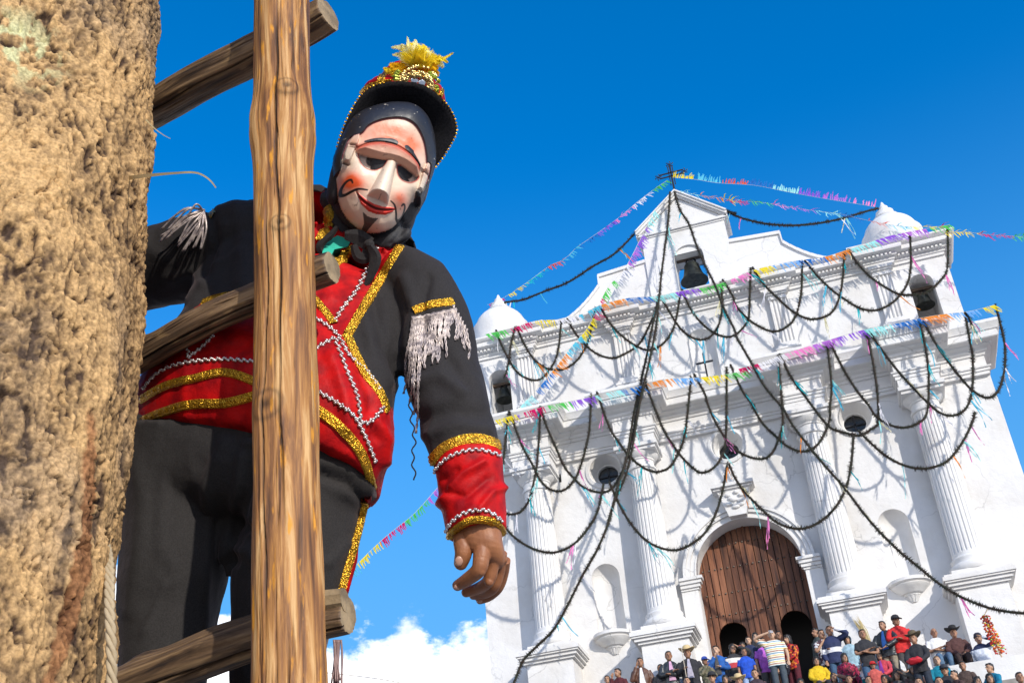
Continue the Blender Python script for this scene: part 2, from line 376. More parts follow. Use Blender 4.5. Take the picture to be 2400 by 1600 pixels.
# door leaves made of planks, with wicket openings
door = centre_part('door', T(0, .45, ZP))
WK = ((-.66, .33, 10.12, 10.44), (.74, .34, 10.12, 10.46))
def archz(x):
    return DZ + math.sqrt(max(0, (DH + .02) ** 2 - x * x))
xs = [-1.22, -1.08, -.93, -.76, -.61, -.44, -.29, -.155, -.012]; xs = xs + [-v for v in reversed(xs)]
bpy.context.view_layer.update()
vary(DOORW)
def door_sub(b, name, m, **k):
    o = b.done(name, m, door, **k); o.location = -Vector(T(0, .45, ZP)); return o
for a, c in zip(xs, xs[1:]):
    if c - a < .03: continue
    g = .006 + .004 * rnd(); yy = .43 + .018 * rnd(); a += g; c -= g; N = 4
    top = [(a + (c - a) * i / N, archz(a + (c - a) * i / N)) for i in range(N, -1, -1)]
    def botz(x):
        for wx, hw, z1, z2 in WK:
            if abs(x - wx) < hw - .001: return z1 + (z2 - z1) * math.sqrt(max(0, 1 - ((x - wx) / hw) ** 2))
        return ZP + .02
    cuts = sorted({a, c} | {e for wx, hw, _, _ in WK for e in (wx - hw, wx + hw) if a < e < c})
    b = CB()
    for p, q in zip(cuts, cuts[1:]):
        pts = [(p + (q - p) * i / N + (1e-3 if i == 0 else -1e-3 if i == N else 0)) for i in range(N + 1)]
        tp = [(x, archz(x)) for x in reversed(pts)]; bt = [(x, botz(x)) for x in pts]
        b.prism(bt + tp, [], yy, yy + .07)
    door_sub(b, 'plank', DOORW)
b = CB()
for z in (10.62, 11.12, 11.72, 12.28):
    for x in np.linspace(-1.1, 1.1, 16):
        if z < archz(x) - .1: b.ell((x, .425, z + .006 * rnd()), .021, .02, .021, 8, 5)
o = door_sub(b, 'studs', mat('stud_iron', (.10, .085, .07), .45, metal=.5), kind='stuff')
b = CB(); b.box(-.02, .02, .40, .44, ZP, archz(0) - .02); door_sub(b, 'meeting_stile', DOORW)
# columns
def flute_col(cx):
    base = T(cx, -.3, ZP); col = centre_part('column', base)
    def sub_(b, name): o = b.done(name, PLASTER, col, autos=40); o.location = -Vector(base); return o
    y = -.36
    b = CB(); b.box(cx - .53, cx + .53, -.86, 0, ZP - .4, 9.86); b.box(cx - .58, cx + .58, -.92, 0, ZP - .4, ZP + .4); b.box(cx - .50, cx + .50, -.80, 0, 10.17, 10.30); sub_(b, 'pedestal')
    b = CB()
    for z0, z1, e in ((9.862, 9.92, .06), (9.922, 9.99, .12), (9.992, 10.03, .17), (10.032, 10.12, .20), (10.122, 10.168, .16)): b.box(cx - .53 - e, cx + .53 + e, -.86 - e, 0, z0, z1)
    sub_(b, 'pedestal_cornice')
    b = CB(); b.lathe([(.46, 10.301), (.50, 10.35), (.50, 10.42), (.46, 10.47), (.42, 10.49), (.415, 10.53), (.43, 10.57), (.43, 10.60), (.385, 10.64), (.37, 10.66)], cx, y, 48); sub_(b, 'column_base')
    b = CB(); prof = [(.372, 10.661), (.368, 10.72)] + [(.366 - .05 * t ** 1.4, 10.75 + (14.08 - 10.75) * t) for t in np.linspace(0, 1, 14)] + [(.316, 14.12), (.318, 14.15)]
    b.lathe(prof, cx, y, 192, flute=(10.74, 14.085, .034, 24)); sub_(b, 'shaft')
    b = CB(); b.lathe([(.318, 14.151), (.355, 14.17), (.36, 14.21), (.325, 14.24), (.32, 14.37), (.345, 14.39), (.35, 14.42), (.38, 14.44), (.44, 14.52), (.455, 14.56)], cx, y, 48)
    b.box(cx - .47, cx + .47, y - .45, 0, 14.562, 14.64); b.box(cx - .52, cx + .52, y - .50, 0, 14.642, 14.73); b.box(cx - .47, cx + .47, -.70, 0, 14.732, 14.988); sub_(b, 'capital')
for cx in COLX: flute_col(cx)
# mouldings swept along a plan path with breaks over the columns
def sweep(b, path, prof, closed_top=True):
    n = len(path); v = []
    nrm = []
    for i in range(n):
        d0 = Vector(path[i]) - Vector(path[i - 1]) if i > 0 else Vector(path[1]) - Vector(path[0])
        d1 = Vector(path[i + 1]) - Vector(path[i]) if i < n - 1 else d0
        n0 = Vector((d0.y, -d0.x)).normalized(); n1 = Vector((d1.y, -d1.x)).normalized()
        q = (n0 + n1); q = q / max(.2, q.dot(n0)) if q.length > .01 else n0
        nrm.append(q)
    m = len(prof)
    for (x, y), q in zip(path, nrm):
        v += [(x + q.x * o, y + q.y * o, z) for o, z in prof]
    f = [(i * m + j, (i + 1) * m + j, (i + 1) * m + j + 1, i * m + j + 1) for i in range(n - 1) for j in range(m - 1)]
    b.add(v, f)
def plan(hw, y0, y1, brk, bw, side=1.2):
    pts = [(-hw, side), (-hw, -y0)]
    for c in brk:
        pts += [(c - bw, -y0), (c - bw, -y1), (c + bw, -y1), (c + bw, -y0)]
    pts += [(hw, -y0), (hw, side)]
    return pts
pl = plan(HW, .10, .72, COLX, .50)
def ent(name, prof, path=pl):
    b = CB(); sweep(b, path, prof); b.v = b.v; return C_(b, name, autos=25)
ent('architrave', [(-.3, 14.99), (.0, 14.99), (.0, 15.07), (.03, 15.075), (.03, 15.14), (.06, 15.145), (.07, 15.18), (.0, 15.19), (-.3, 15.19)])
ent('frieze', [(-.3, 15.192), (-.012, 15.192), (-.012, 15.48), (-.3, 15.48)])
ent('main_cornice', [(-.3, 15.482), (.02, 15.482), (.04, 15.54), (.09, 15.56), (.10, 15.62), (.20, 15.66), (.22, 15.70), (.36, 15.72), (.38, 15.74), (.38, 15.90), (.41, 15.91), (.43, 15.97), (.50, 16.06), (.50, 16.13), (.46, 16.15), (-.8, 16.19)])
# upper tier
UW = 6.2
def q_(z): return z
b = CB()
hol = [arch_hole(-5.46, .29, 16.70, 17.86, 18.12), arch_hole(5.46, .29, 16.70, 17.86, 18.12), arch_hole(-.10, .36, 16.5, 17.62, 17.98)]
b.prism([(-UW, 15.9), (UW, 15.9), (UW, 18.9), (-UW, 18.9)], hol, .05, 1.35); C_(b, 'upper_wall')
b = CB(); v = []; n = 14
rows = [(16.5, 1), (17.62, 1)] + [(17.62 + .36 * math.sin(math.pi / 2 * k / 6), math.cos(math.pi / 2 * k / 6)) for k in range(1, 7)]
for z, s in rows: v += [(-.10 - .36 * s * math.cos(math.pi * i / n), .05 + .22 * s * math.sin(math.pi * i / n), z) for i in range(n + 1)]
b.add(v, [(j * (n + 1) + i, j * (n + 1) + i + 1, (j + 1) * (n + 1) + i + 1, (j + 1) * (n + 1) + i) for j in range(len(rows) - 1) for i in range(n)]); C_(b, 'upper_niche')
b = CB(); b.box(-.115, -.075, .0, .04, 16.42, 17.24); b.box(-.31, .12, -.002, .038, 16.95, 16.99); C_(b, 'niche_cross', IRON)
PX = (-4.70, -2.06, 2.00, 4.62)
for cx in PX:
    base = T(cx, -.1, 16.2); pil = centre_part('pilaster', base)
    def sub_(b, name): o = b.done(name, PLASTER, pil, autos=40); o.location = -Vector(base); return o
    b = CB(); v = []; f = []; z0, z1 = 16.98, 18.26; w = .21; prof = [(-w, .05), (-w, -.08)]
    for k in range(4):
        x0 = -w + .045 + k * .095; prof += [(x0, -.08), (x0 + .012, -.05), (x0 + .035, -.035), (x0 + .058, -.05), (x0 + .07, -.08)]
    prof += [(w, -.08), (w, .05)]
    m_ = len(prof); b.add([(cx + x, y, z0) for x, y in prof] + [(cx + x, y, z1) for x, y in prof], [(i, i + 1, i + 1 + m_, i + m_) for i in range(m_ - 1)]); sub_(b, 'shaft')
    b = CB()
    for a0, a1, e in ((16.15, 16.6, .12), (16.602, 16.68, .16), (16.682, 16.76, .08), (16.762, 16.82, .10), (16.822, 16.90, .05), (16.902, 16.982, .02)): b.box(cx - w - e, cx + w + e, -.08 - e, .05, a0, a1)
    sub_(b, 'pilaster_base')
    b = CB()
    for a0, a1, e in ((18.258, 18.31, .03), (18.312, 18.38, .01), (18.382, 18.43, .05), (18.432, 18.50, .09)): b.box(cx - w - e, cx + w + e, -.08 - e, .05, a0, a1)
    sub_(b, 'pilaster_capital')
pu = plan(UW, .0, .16, PX, .36)
ent('upper_architrave', [(-.2, 18.502), (.0, 18.502), (.0, 18.58), (.03, 18.585), (.035, 18.62), (-.2, 18.62)], pu)
ent('upper_cornice', [(-.2, 18.622), (.02, 18.622), (.03, 18.66), (.10, 18.665), (.10, 18.74), (.16, 18.75), (.24, 18.77), (.25, 18.80), (.25, 18.88), (.29, 18.90), (.34, 18.96), (.34, 19.0), (.3, 19.02), (-.9, 19.05)], pu)
b = CB(); seg = list(zip(pu, pu[1:]))
for p, q in seg:
    if abs(p[1] - q[1]) < 1e-6:
        L_ = q[0] - p[0]; k = max(2, int(L_ / .095))
        for i in range(k):
            x = p[0] + L_ * (i + .5) / k; b.box(x - .026, x + .026, p[1] - .15, p[1] - .098, 18.67, 18.735)
C_(b, 'dentils', kind='stuff')
# gable: shoulders with concave scrolls, bell opening and small pediment
def scroll(sgn):
    r = []
    r.append((sgn * 1.05, 20.42)); r.append((sgn * 2.44, 20.30)); r.append((sgn * 2.46, 20.0))
    for t in np.linspace(0, 1, 12)[1:]:
        r.append((sgn * (2.46 + 1.66 * t), 19.02 + .98 * (1 - t) ** 2.0))
    return r
R_ = scroll(1); L_ = scroll(-1)
b = CB(); b.prism([(-4.15, 18.95), (4.15, 18.95)] + list(reversed(R_[:-1])) + [(1.05, 20.43), (-1.05, 20.43)] + L_[:-1], [arch_hole(.02, .42, 19.03, 20.26, 20.66)], .12, .85)
C_(b, 'gable_wall')
b = CB(); b.prism([(-1.13, 19.06), (1.13, 19.06), (1.13, 21.25), (-1.13, 21.25)], [arch_hole(.02, .40, 19.075, 20.24, 20.64)], .06, .90)
C_(b, 'belfry')
b = CB(); b.prism([(-1.14, 21.26), (1.14, 21.26), (0, 22.22)], [], .05, .9); C_(b, 'pediment')
for s in (-1, 1):
    b = CB()
    for (o0, o1, y0) in ((.0, .06, -.02), (.062, .14, -.08), (.142, .19, -.12)):
        b.prism([(s * 1.22, 21.20 + o0), (0, 22.24 + o0), (0, 22.24 + o1), (s * 1.26, 21.17 + o1)], [], y0, .95)
    C_(b, 'raking_cornice')
    b = CB(); pts = scroll(s)
    for p, q in zip(pts[:2], pts[1:2]): b.prism([(p[0], p[1]), (q[0] + s * .03, q[1]), (q[0] + s * .03, q[1] + .10), (p[0], p[1] + .10)], [], .071, .889)
    for p, q in zip(pts[1:], pts[2:]): b.prism([(p[0] - s * .0, p[1]), (q[0], q[1]), (q[0] + s * .03, q[1] + .07), (p[0] + s * .04, p[1] + .07)], [], .064, .896)
    C_(b, 'scroll_coping')
b = CB()
for (z0, z1, e) in ((21.14, 21.19, .03), (21.192, 21.258, .08)): b.box(-1.14 - e, 1.14 + e, .06 - e, .92, z0, z1)
C_(b, 'pediment_base')
for cx in (-5.42, 5.20):
    b = CB(); prof = [(.78, 19.02), (.78, 19.72), (.72, 19.74)] + [(.70 * math.cos(t), 19.74 + .58 * math.sin(t)) for t in np.linspace(0, 1.15, 9)] + [(.31, 20.28), (.33, 20.33), (.27, 20.38), (.22, 20.46), (.23, 20.52), (.14, 20.56), (.11, 20.64), (.12, 20.68), (.06, 20.75), (.03, 20.84), (.0, 20.88)]
    b.lathe(prof, cx, .60, 40); C_(b, 'dome', autos=45)
# iron cross on the peak
b = CB(); zc = 23.05
b.box(-.026, .026, .0, .036, 22.2, 23.42)
for dx in (-.062, .062): b.box(dx - .013, dx + .013, .0, .03, 22.68, 23.34)
b.box(-.34, .34, .0, .03, zc - .075, zc - .045); b.box(-.34, .34, .0, .03, zc + .045, zc + .075)
for (x, z) in ((-.36, zc), (.36, zc), (0, 23.40)):
    for a in np.linspace(0, 2 * math.pi, 7)[:-1]:
        b.tube([(x, .015, z), (x + .06 * math.cos(a), .015, z + .06 * math.sin(a)), (x + .11 * math.cos(a + .4), .015, z + .11 * math.sin(a + .4))], .014, 5)
C_(b, 'roof_cross', IRON)
# body of the church behind the front
b = CB(); b.box(-6.0, 6.0, 1.36, 1.6, ZP - 3, 18.4); b.box(-6.0, -5.6, 1.6, 26, 0, 16.5); b.box(5.6, 6.0, 1.6, 26, 0, 16.5); b.box(-6.0, 6.0, 26, 26.4, 0, 16.5)
b.prism([(-6.2, 16.5), (6.2, 16.5), (0, 18.3)], [], 1.6, 26.5)
b.box(-6.3, 6.3, 0.02, 1.36, 1.6, ZP - 1.51); C_(b, 'nave_wall', autos=30)
# near-black sheet painting the unlit inside behind the door
b = CB(); b.box(-1.3, 1.3, 1.28, 1.32, ZP - .1, 12.9); C_(b, 'door_dark_sheet', DARKROOM)
# bells
def bell(cx, cz, r, label, hang):
    base = Vector(T(cx, .45, cz)); e = empty('bell', base, label, 'bell', 'bells of the church')
    s = r * K
    b = MB(); b.lathe([(s * .93, 0), (s * 1.0, .0), (s * .98, s * .07), (s * .84, s * .25), (s * .70, s * .55), (s * .60, s * 1.0), (s * .54, s * 1.35), (s * .42, s * 1.52), (s * .2, s * 1.6), (0, s * 1.62)], 0, 0, 36)
    b.lathe([(s * .90, .01), (s * .80, s * .25), (s * .62, s * .6), (s * .5, s * 1.3), (0, s * 1.45)], 0, 0, 36); b.obj('bell_body', BRONZE, e, autos=40)
    b = MB(); b.tube([(0, 0, s * 1.3), (0.02, 0, s * .5), (.03, .0, -s * .05)], [.02, .02, .04], 8); b.obj('clapper', IRON, e, smooth=True)
    b = MB(); b.box(-s * 1.3, s * 1.3, -.07, .07, s * 1.92, s * 2.2); b.obj('yoke', mat('old_beam', (.09, .06, .04), .8), e)
    b = MB()
    for a in (-1, 1): b.tube([(a * s * .18, 0, s * 1.5), (a * s * .34, 0, s * 1.75), (a * s * .2, 0, s * 2.0)], .035, 6)
    b.obj('hanger', IRON, e, smooth=True)
bell(.03, 19.70, .37, 'bronze bell in the arch of the high central gable', 1)
bell(-5.46, 17.40, .235, 'bronze bell in the left belfry arch beside the costumed man\'s arm', 1)
bell(5.46, 17.42, .235, 'bronze bell in the right belfry arch under the white dome', 1)
# stone platform and steps
b = MB(); b.box(-14, 11, 30.5, 60, 8.3, 9.3); PLAT = b.obj('platform', mat('step_stone', (.30, .28, .25), .9, noise=(2, .35, 8), bump=[('n', 9, .5, .02)]), kind='structure')
stairs = empty('stairs', (0, 22, 0), kind='structure')
for k in range(48):
    z1 = 9.3 - .19 * (k + 1) - .002; y1 = 30.5 - .33 * k
    if z1 < .1: break
    b = MB(); b.box(-14 - .03 * k, 2.24 if k < 2 else 11, y1 - .33, y1 - .001, z1 - .19 - .6, z1); o = b.obj('step', MT['step_stone'], stairs); o.location = (0, -22, 0)
def step_z(y):
    if y >= 30.5: return 9.3
    return 9.3 - .19 * (math.floor((30.5 - y) / .33) + 1)
b = MB(); b.box(T(2.62, 0, 0)[0], T(4.1, 0, 0)[0], 31.55, 33, 9.3, 9.72); b2 = MB(); b2.box(2.25, 11, 29.86, 30.497, 5, 9.32); b2.obj('landing_wall', PLASTER, kind='structure')
b.obj('plinth_ledge', PLASTER, label='low white plinth ledge between the two right pedestals', cat='ledge')
# neighbouring house with a tiled roof, far right
he = empty('house', (13.5, 40, 0), 'low house with red tiled roof at the right edge, behind the church', 'house')
b = MB(); b.box(-2.6, 8, 0, 10, 0, 13.9); b.obj('wall', mat('house_wall', (.5, .2, .18), .9, noise=(1, .3, 5)), he)
ro = bpy.data.objects.new('roof', None); COL.objects.link(ro); ro.parent = he
tm = None; b = MB(); v = []; n = 5
for k in range(n + 1): a = math.pi * k / n; v += [(.12 * math.cos(a), 0, .07 * math.sin(a)), (.10 * math.cos(a), .5, .07 * math.sin(a) + .19)]
b.add(v, [(2 * i, 2 * i + 2, 2 * i + 3, 2 * i + 1) for i in range(n)]); tm = b.mesh('roof_tile', True); tm.materials.append(mat('roof_clay', (.32, .09, .05), .8, noise=(3, .6, 5, (.10, .04, .04))))
for i in range(20):
    for j in range(8):
        o = link('roof_tile', tm, ro); o.location = (-2.9 + .25 * i, -.5 + .46 * j, 13.85 + .17 * j + .01 * rnd()); o.rotation_euler.z = .03 * (rnd() - .5)
b = MB(); b.add([(-3, -.5, 13.80), (8.2, -.5, 13.80), (8.2, 5.2, 15.85), (-3, 5.2, 15.85), (-3, 10.5, 13.8), (8.2, 10.5, 13.8)], [(0, 1, 2, 3), (3, 2, 5, 4)]); b.obj('roof_deck', mat('roof_clay2', (.15, .06, .04), .9), ro)

# =================================================================== GARLANDS, STREAMERS, BUNTING
PINE = mat('pine_needles', (.014, .018, .007), .8, noise=(9, .5, 2, (.026, .013, .007)))
PAL = {'green': (.10, .55, .10), 'white': (.80, .78, .80), 'pink': (.85, .25, .55), 'purple': (.28, .10, .62), 'blue': (.02, .16, .50), 'cyan': (.10, .52, .68),
       'red': (.72, .10, .06), 'turq': (.02, .50, .55), 'yellow': (.85, .68, .03), 'crimson': (.62, .01, .12), 'orange': (.80, .26, .04), 'lblue': (.18, .42, .78), 'aqua': (.35, .75, .72), 'violet': (.48, .16, .62), 'cream': (.78, .72, .45)}
def paper(c):
    m = mat('paper_' + c, PAL[c], .6, spec=.2)
    if not m.get('tr'):
        nt = m.node_tree; t = nt.nodes.new('ShaderNodeBsdfTranslucent'); t.inputs[0].default_value = (*PAL[c], 1); x = nt.nodes.new('ShaderNodeMixShader'); x.inputs[0].default_value = .35
        nt.links.new(nt.nodes['Principled BSDF'].outputs[0], x.inputs[1]); nt.links.new(t.outputs[0], x.inputs[2]); nt.links.new(x.outputs[0], nt.nodes['Material Output'].inputs['Surface']); m['tr'] = 1
    return m
def streamer(parent, base, p, c, length, wind=None):
    w = wind or Vector((rnd() * 1.3 - .45, -.25 * rnd(), -.9 - .5 * rnd())).normalized(); b = MB()
    for k in range(random.choice((1, 2, 3))):
        d = (w + Vector((rnd() - .5, rnd() - .5, rnd() - .5)) * .28).normalized(); side = d.cross(Vector((rnd() - .5, 1, rnd() - .5))).normalized(); n = 9; v = []
        L = length * (.6 + .4 * rnd()); ph = rnd() * 6; q = p.copy()
        for i in range(n + 1):
            t = i / n; s2 = Matrix.Rotation(t * 3.0 * (rnd() - .2), 3, d) @ side; wd = .015 * (1 - .5 * t) + .005
            off = d.cross(side) * math.sin(ph + t * 5) * .06 * L * t + side * math.cos(ph + t * 4) * .05 * L * t
            c0 = q + d * L * t + off + Vector((0, 0, -.10 * L * t * t)); v += [c0 - s2 * wd, c0 + s2 * wd]
        b.add(v, [(2 * i, 2 * i + 1, 2 * i + 3, 2 * i + 2) for i in range(n)])
    o = b.obj('streamer', paper(c), parent); o.location = -base; return o
SCOL = ['turq', 'pink', 'orange', 'white', 'aqua', 'cyan', 'white', 'cream', 'turq', 'white', 'aqua', 'cyan', 'pink']
def garland(pts, label, group, step=.034, r=.082, dens=1.35, ns=5):
    path = resample(catmull(pts, 10), step); base = path[0].copy()
    e = empty('pine_garland', base, label, 'garland', group)
    b = MB(); sm = resample(path, .12); b.tube([q - base for q in sm], r * .40, 5)
    for i in range(1, len(path) - 1):
        t = (path[i + 1] - path[i - 1]).normalized(); a = t.cross(Vector((.2, 1, .1))).normalized(); c = t.cross(a)
        lump = .45 + .95 * vnoise(np.array([i * .33, len(path) * .37, 3.3]))
        for k in range(int(6 * dens)):
            q = rnd() * 6.283; rr = r * (.7 + .7 * rnd()) * lump; d = a * math.cos(q) + c * math.sin(q); o0 = path[i] + t * (rnd() - .5) * step - base
            tip = o0 + d * rr + t * (rnd() - .2) * rr * .8; s = t * .011 + d.cross(t) * .007 * (rnd() - .5)
            b.add([o0 - s, o0 + s, tip], [(0, 1, 2)])
    me = pmesh('needles', b.v, b.f); me.materials.append(PINE); link('needles', me, e)
    for k in range(ns):
        i = random.randrange(2, len(path) - 2); streamer(e, base, path[i], random.choice(SCOL), .45 + .6 * rnd())
    return e
UPY, MAY, THY = 32.12, 31.45, 31.15
def G(seq, y): return [onY(*f(x, y_), y if not callable(y) else y(i / max(1, len(seq) - 1))) for i, (f, x, y_) in enumerate(seq)]
def S(f, *pts): return [(f, pts[i], pts[i + 1]) for i in range(0, len(pts), 2)]
up = [
 (S(A, 260, 1000, 235, 1110, 215, 1240, 190, 1300), 'hanging loose over the left belfry arch'),
 (S(A, 150, 1020, 180, 1100, 225, 1190, 270, 1260, 340, 1300, 400, 1300, 450, 1250, 490, 1180, 510, 1080, 520, 955), 'first swag from the left tower'),
 (S(A, 265, 1000, 310, 1100, 360, 1180, 420, 1230, 470, 1245, 540, 1240, 610, 1190, 660, 1110, 690, 1010, 715, 885), 'second swag from the left tower'),
 (S(A, 550, 955, 600, 1040, 660, 1110, 730, 1160, 810, 1180, 880, 1155, 960, 1100, 1010, 1010, 1050, 920, 1070, 820), 'third swag from the left tower'),
 (S(A, 745, 900, 800, 990, 870, 1060, 940, 1110, 1010, 1135, 1080, 1110, 1140, 1040, 1170, 950, 1195, 800), 'swag just left of the central niche'),
 (S(A, 1080, 830, 1150, 950, 1210, 1030, 1290, 1075, 1360, 1060, 1410, 990, 1430, 880, 1420, 740), 'swag crossing the central niche'),
 (S(A, 1200, 790, 1250, 900, 1310, 980, 1380, 1035, 1450, 1060, 1510, 1045, 1568, 980) + S(B, 145, 880, 155, 590), 'swag just right of the central niche'),
 (S(A, 1430, 735, 1490, 830) + S(B, 60, 820, 130, 900, 200, 950, 290, 985, 370, 960, 430, 890, 465, 740, 470, 550), 'swag over the third pilaster'),
 (S(B, 165, 590, 230, 690, 320, 780, 410, 860, 500, 905, 570, 905, 650, 870, 700, 770, 720, 640, 730, 480), 'third swag from the right tower'),
 (S(B, 485, 550, 560, 640, 640, 720, 720, 780, 820, 840, 920, 855, 1020, 810, 1100, 720, 1135, 600, 1130, 380), 'second swag from the right tower'),
 (S(B, 750, 480, 820, 580, 900, 660, 990, 720, 1060, 755, 1135, 760, 1230, 745, 1310, 680, 1360, 590, 1360, 335), 'last swag, in front of the right bell')]
for sq, lab in up: garland(G(sq, UPY), 'pine garland on the upper cornice, ' + lab, 'pine garlands on the upper cornice')
mn = [
 (S(Cc, 225, 30, 205, 180, 190, 340), 'short end beside the red cuff'),
 (S(A, 225, 1480) + S(Cc, 300, 230, 360, 340, 400, 420, 450, 470, 510, 485, 560, 460, 610, 390, 650, 270, 680, 120) + S(A, 690, 1375), 'swag under the first pilaster'),
 (S(A, 400, 1450) + S(Cc, 395, 150, 380, 350, 365, 430, 340, 530, 290, 600, 230, 615, 190, 600), 'half swag over the leftmost column'),
 (S(A, 402, 1452) + S(Cc, 430, 100, 490, 240, 540, 350, 590, 410, 650, 465, 730, 490, 800, 475, 850, 400, 890, 300, 930, 130) + S(A, 975, 1300), 'swag below the left round window'),
 (S(A, 720, 1370) + S(Cc, 790, 120, 840, 200, 890, 270, 940, 320, 1000, 360, 1060, 375, 1130, 350, 1180, 270, 1220, 150) + S(A, 1255, 1270), 'swag over the second column'),
 (S(A, 990, 1310) + S(Cc, 1090, 120, 1150, 220, 1200, 290, 1260, 350, 1310, 380, 1370, 360, 1420, 300, 1450, 180) + S(A, 1455, 1220), 'swag left of the middle round window'),
 (S(A, 1270, 1270, 1330, 1380) + S(Cc, 1350, 0, 1400, 110) + S(Dd, 30, 225, 80, 265, 150, 295, 220, 300, 270, 260, 310, 160, 325, 50) + S(B, 320, 1120), 'swag right of the middle round window'),
 (S(A, 1475, 1215) + S(B, 100, 1340, 180, 1450) + S(Dd, 150, 0, 210, 100, 280, 170, 350, 230, 430, 260, 500, 240, 550, 180, 590, 80) + S(B, 640, 1450, 650, 1300, 620, 1040), 'swag over the third column'),
 (S(B, 330, 1120, 400, 1260, 480, 1370, 560, 1480) + S(Dd, 540, 70, 600, 130, 680, 155, 760, 170, 830, 130) + S(B, 935, 1540, 930, 1350, 900, 1150, 860, 970), 'swag below the right round window'),
 (S(B, 640, 1050, 720, 1210, 800, 1340, 880, 1440) + S(Dd, 850, 60, 920, 105, 1000, 125, 1080, 105, 1140, 40) + S(B, 1245, 1250, 1220, 1050, 1180, 895), 'swag left of the rightmost column'),
 (S(B, 870, 970, 960, 1100, 1060, 1230, 1160, 1340, 1240, 1420, 1310, 1480, 1390, 1500, 1470, 1460, 1510, 1350, 1515, 1150, 1490, 1000, 1465, 865), 'swag over the rightmost column'),
 (S(B, 1210, 920, 1290, 1060, 1380, 1190, 1460, 1290, 1520, 1350, 1600, 1390, 1670, 1350, 1710, 1210, 1710, 1060, 1680, 920, 1650, 810), 'last swag, swinging past the right corner'),
 (S(B, 1465, 865, 1500, 920, 1520, 980), 'short loose end near the right corner')]
for sq, lab in mn: garland(G(sq, MAY), 'pine garland on the main cornice, ' + lab, 'pine garlands on the main cornice')
th = [(S(Cc, 190, 670, 250, 740, 340, 800, 440, 830, 520, 820, 600, 775, 680, 680, 730, 580, 760, 430), 'low pine garland swag crossing the leftmost column shaft'),
 (S(Cc, 790, 430, 820, 500, 870, 600, 930, 690, 1010, 770, 1100, 810, 1180, 815, 1260, 780, 1340, 710, 1400, 590, 1440, 440, 1460, 310), 'low pine garland swag left of the doorway, over the second column'),
 (S(Dd, 20, 330, 60, 420, 130, 510, 210, 590, 290, 660, 390, 695, 480, 685, 570, 630, 640, 550, 690, 440, 715, 300, 725, 150), 'low pine garland swag over the right of the door arch'),
 (S(Dd, 750, 140, 820, 210, 900, 280, 990, 330, 1080, 355, 1170, 350, 1260, 310, 1340, 210, 1390, 110, 1415, 30), 'low pine garland swag over the rightmost column shaft')]
for sq, lab in th: garland(G(sq, THY), lab, 'low pine garlands', ns=5)
l1 = S(A, 1135, 240, 1125, 400, 1105, 560, 1085, 720, 1070, 860, 1035, 1000, 1000, 1180, 965, 1330) + S(Cc, 930, 50, 900, 240, 870, 370, 840, 450, 820, 540, 780, 680, 720, 820, 640, 960, 560, 1120, 480, 1260, 370, 1370, 320, 1420, 290, 1470, 240, 1600)
ly = lambda t: 32.6 - 1.5 * min(1, t / .5) + .35 * max(0, t - .6)
garland(G(l1, ly), 'long pine garland from the gable peak down to the left pedestal', 'long pine garlands', ns=8)
l1b = [(f, x + (22 if 4 < i < 12 else 0), y) for i, (f, x, y) in enumerate(l1) if 4 <= i < 14]
garland(G(l1b, 31.35), 'second pine strand beside the long left garland, from upper cornice to left round window', 'long pine garlands', ns=4)
l2 = S(A, 1160, 240, 1190, 340, 1240, 420, 1280, 530, 1330, 650, 1390, 770, 1440, 900, 1500, 1020) + S(B, 70, 1020, 150, 1160, 240, 1320, 350, 1450) + S(Dd, 330, 20, 380, 110, 480, 240, 580, 360, 670, 460, 760, 580, 850, 690, 980, 820, 1090, 910, 1200, 1000, 1330, 1080, 1480, 1140, 1600, 1165, 1760, 1180)
garland(G(l2, lambda t: 32.6 - 1.5 * min(1, t / .4) - 2.2 * max(0, t - .4)), 'long pine garland from the gable peak to the lower right corner', 'long pine garlands', ns=8)
h1 = S(A, 190, 865, 300, 850, 430, 800, 560, 750, 700, 660, 820, 590, 945, 465)
garland(G(h1, lambda t: 33.6 - .6 * t), 'pine garland against the sky between left dome and gable', 'pine garlands against the sky')
h2 = S(A, 1445, 345, 1510, 365) + S(B, 0, 245, 100, 290, 250, 325, 400, 335, 520, 328, 640, 310, 760, 280, 860, 250, 940, 230)
garland(G(h2, lambda t: 33.0 + .7 * t), 'pine garland against the sky between gable and right dome', 'pine garlands against the sky')
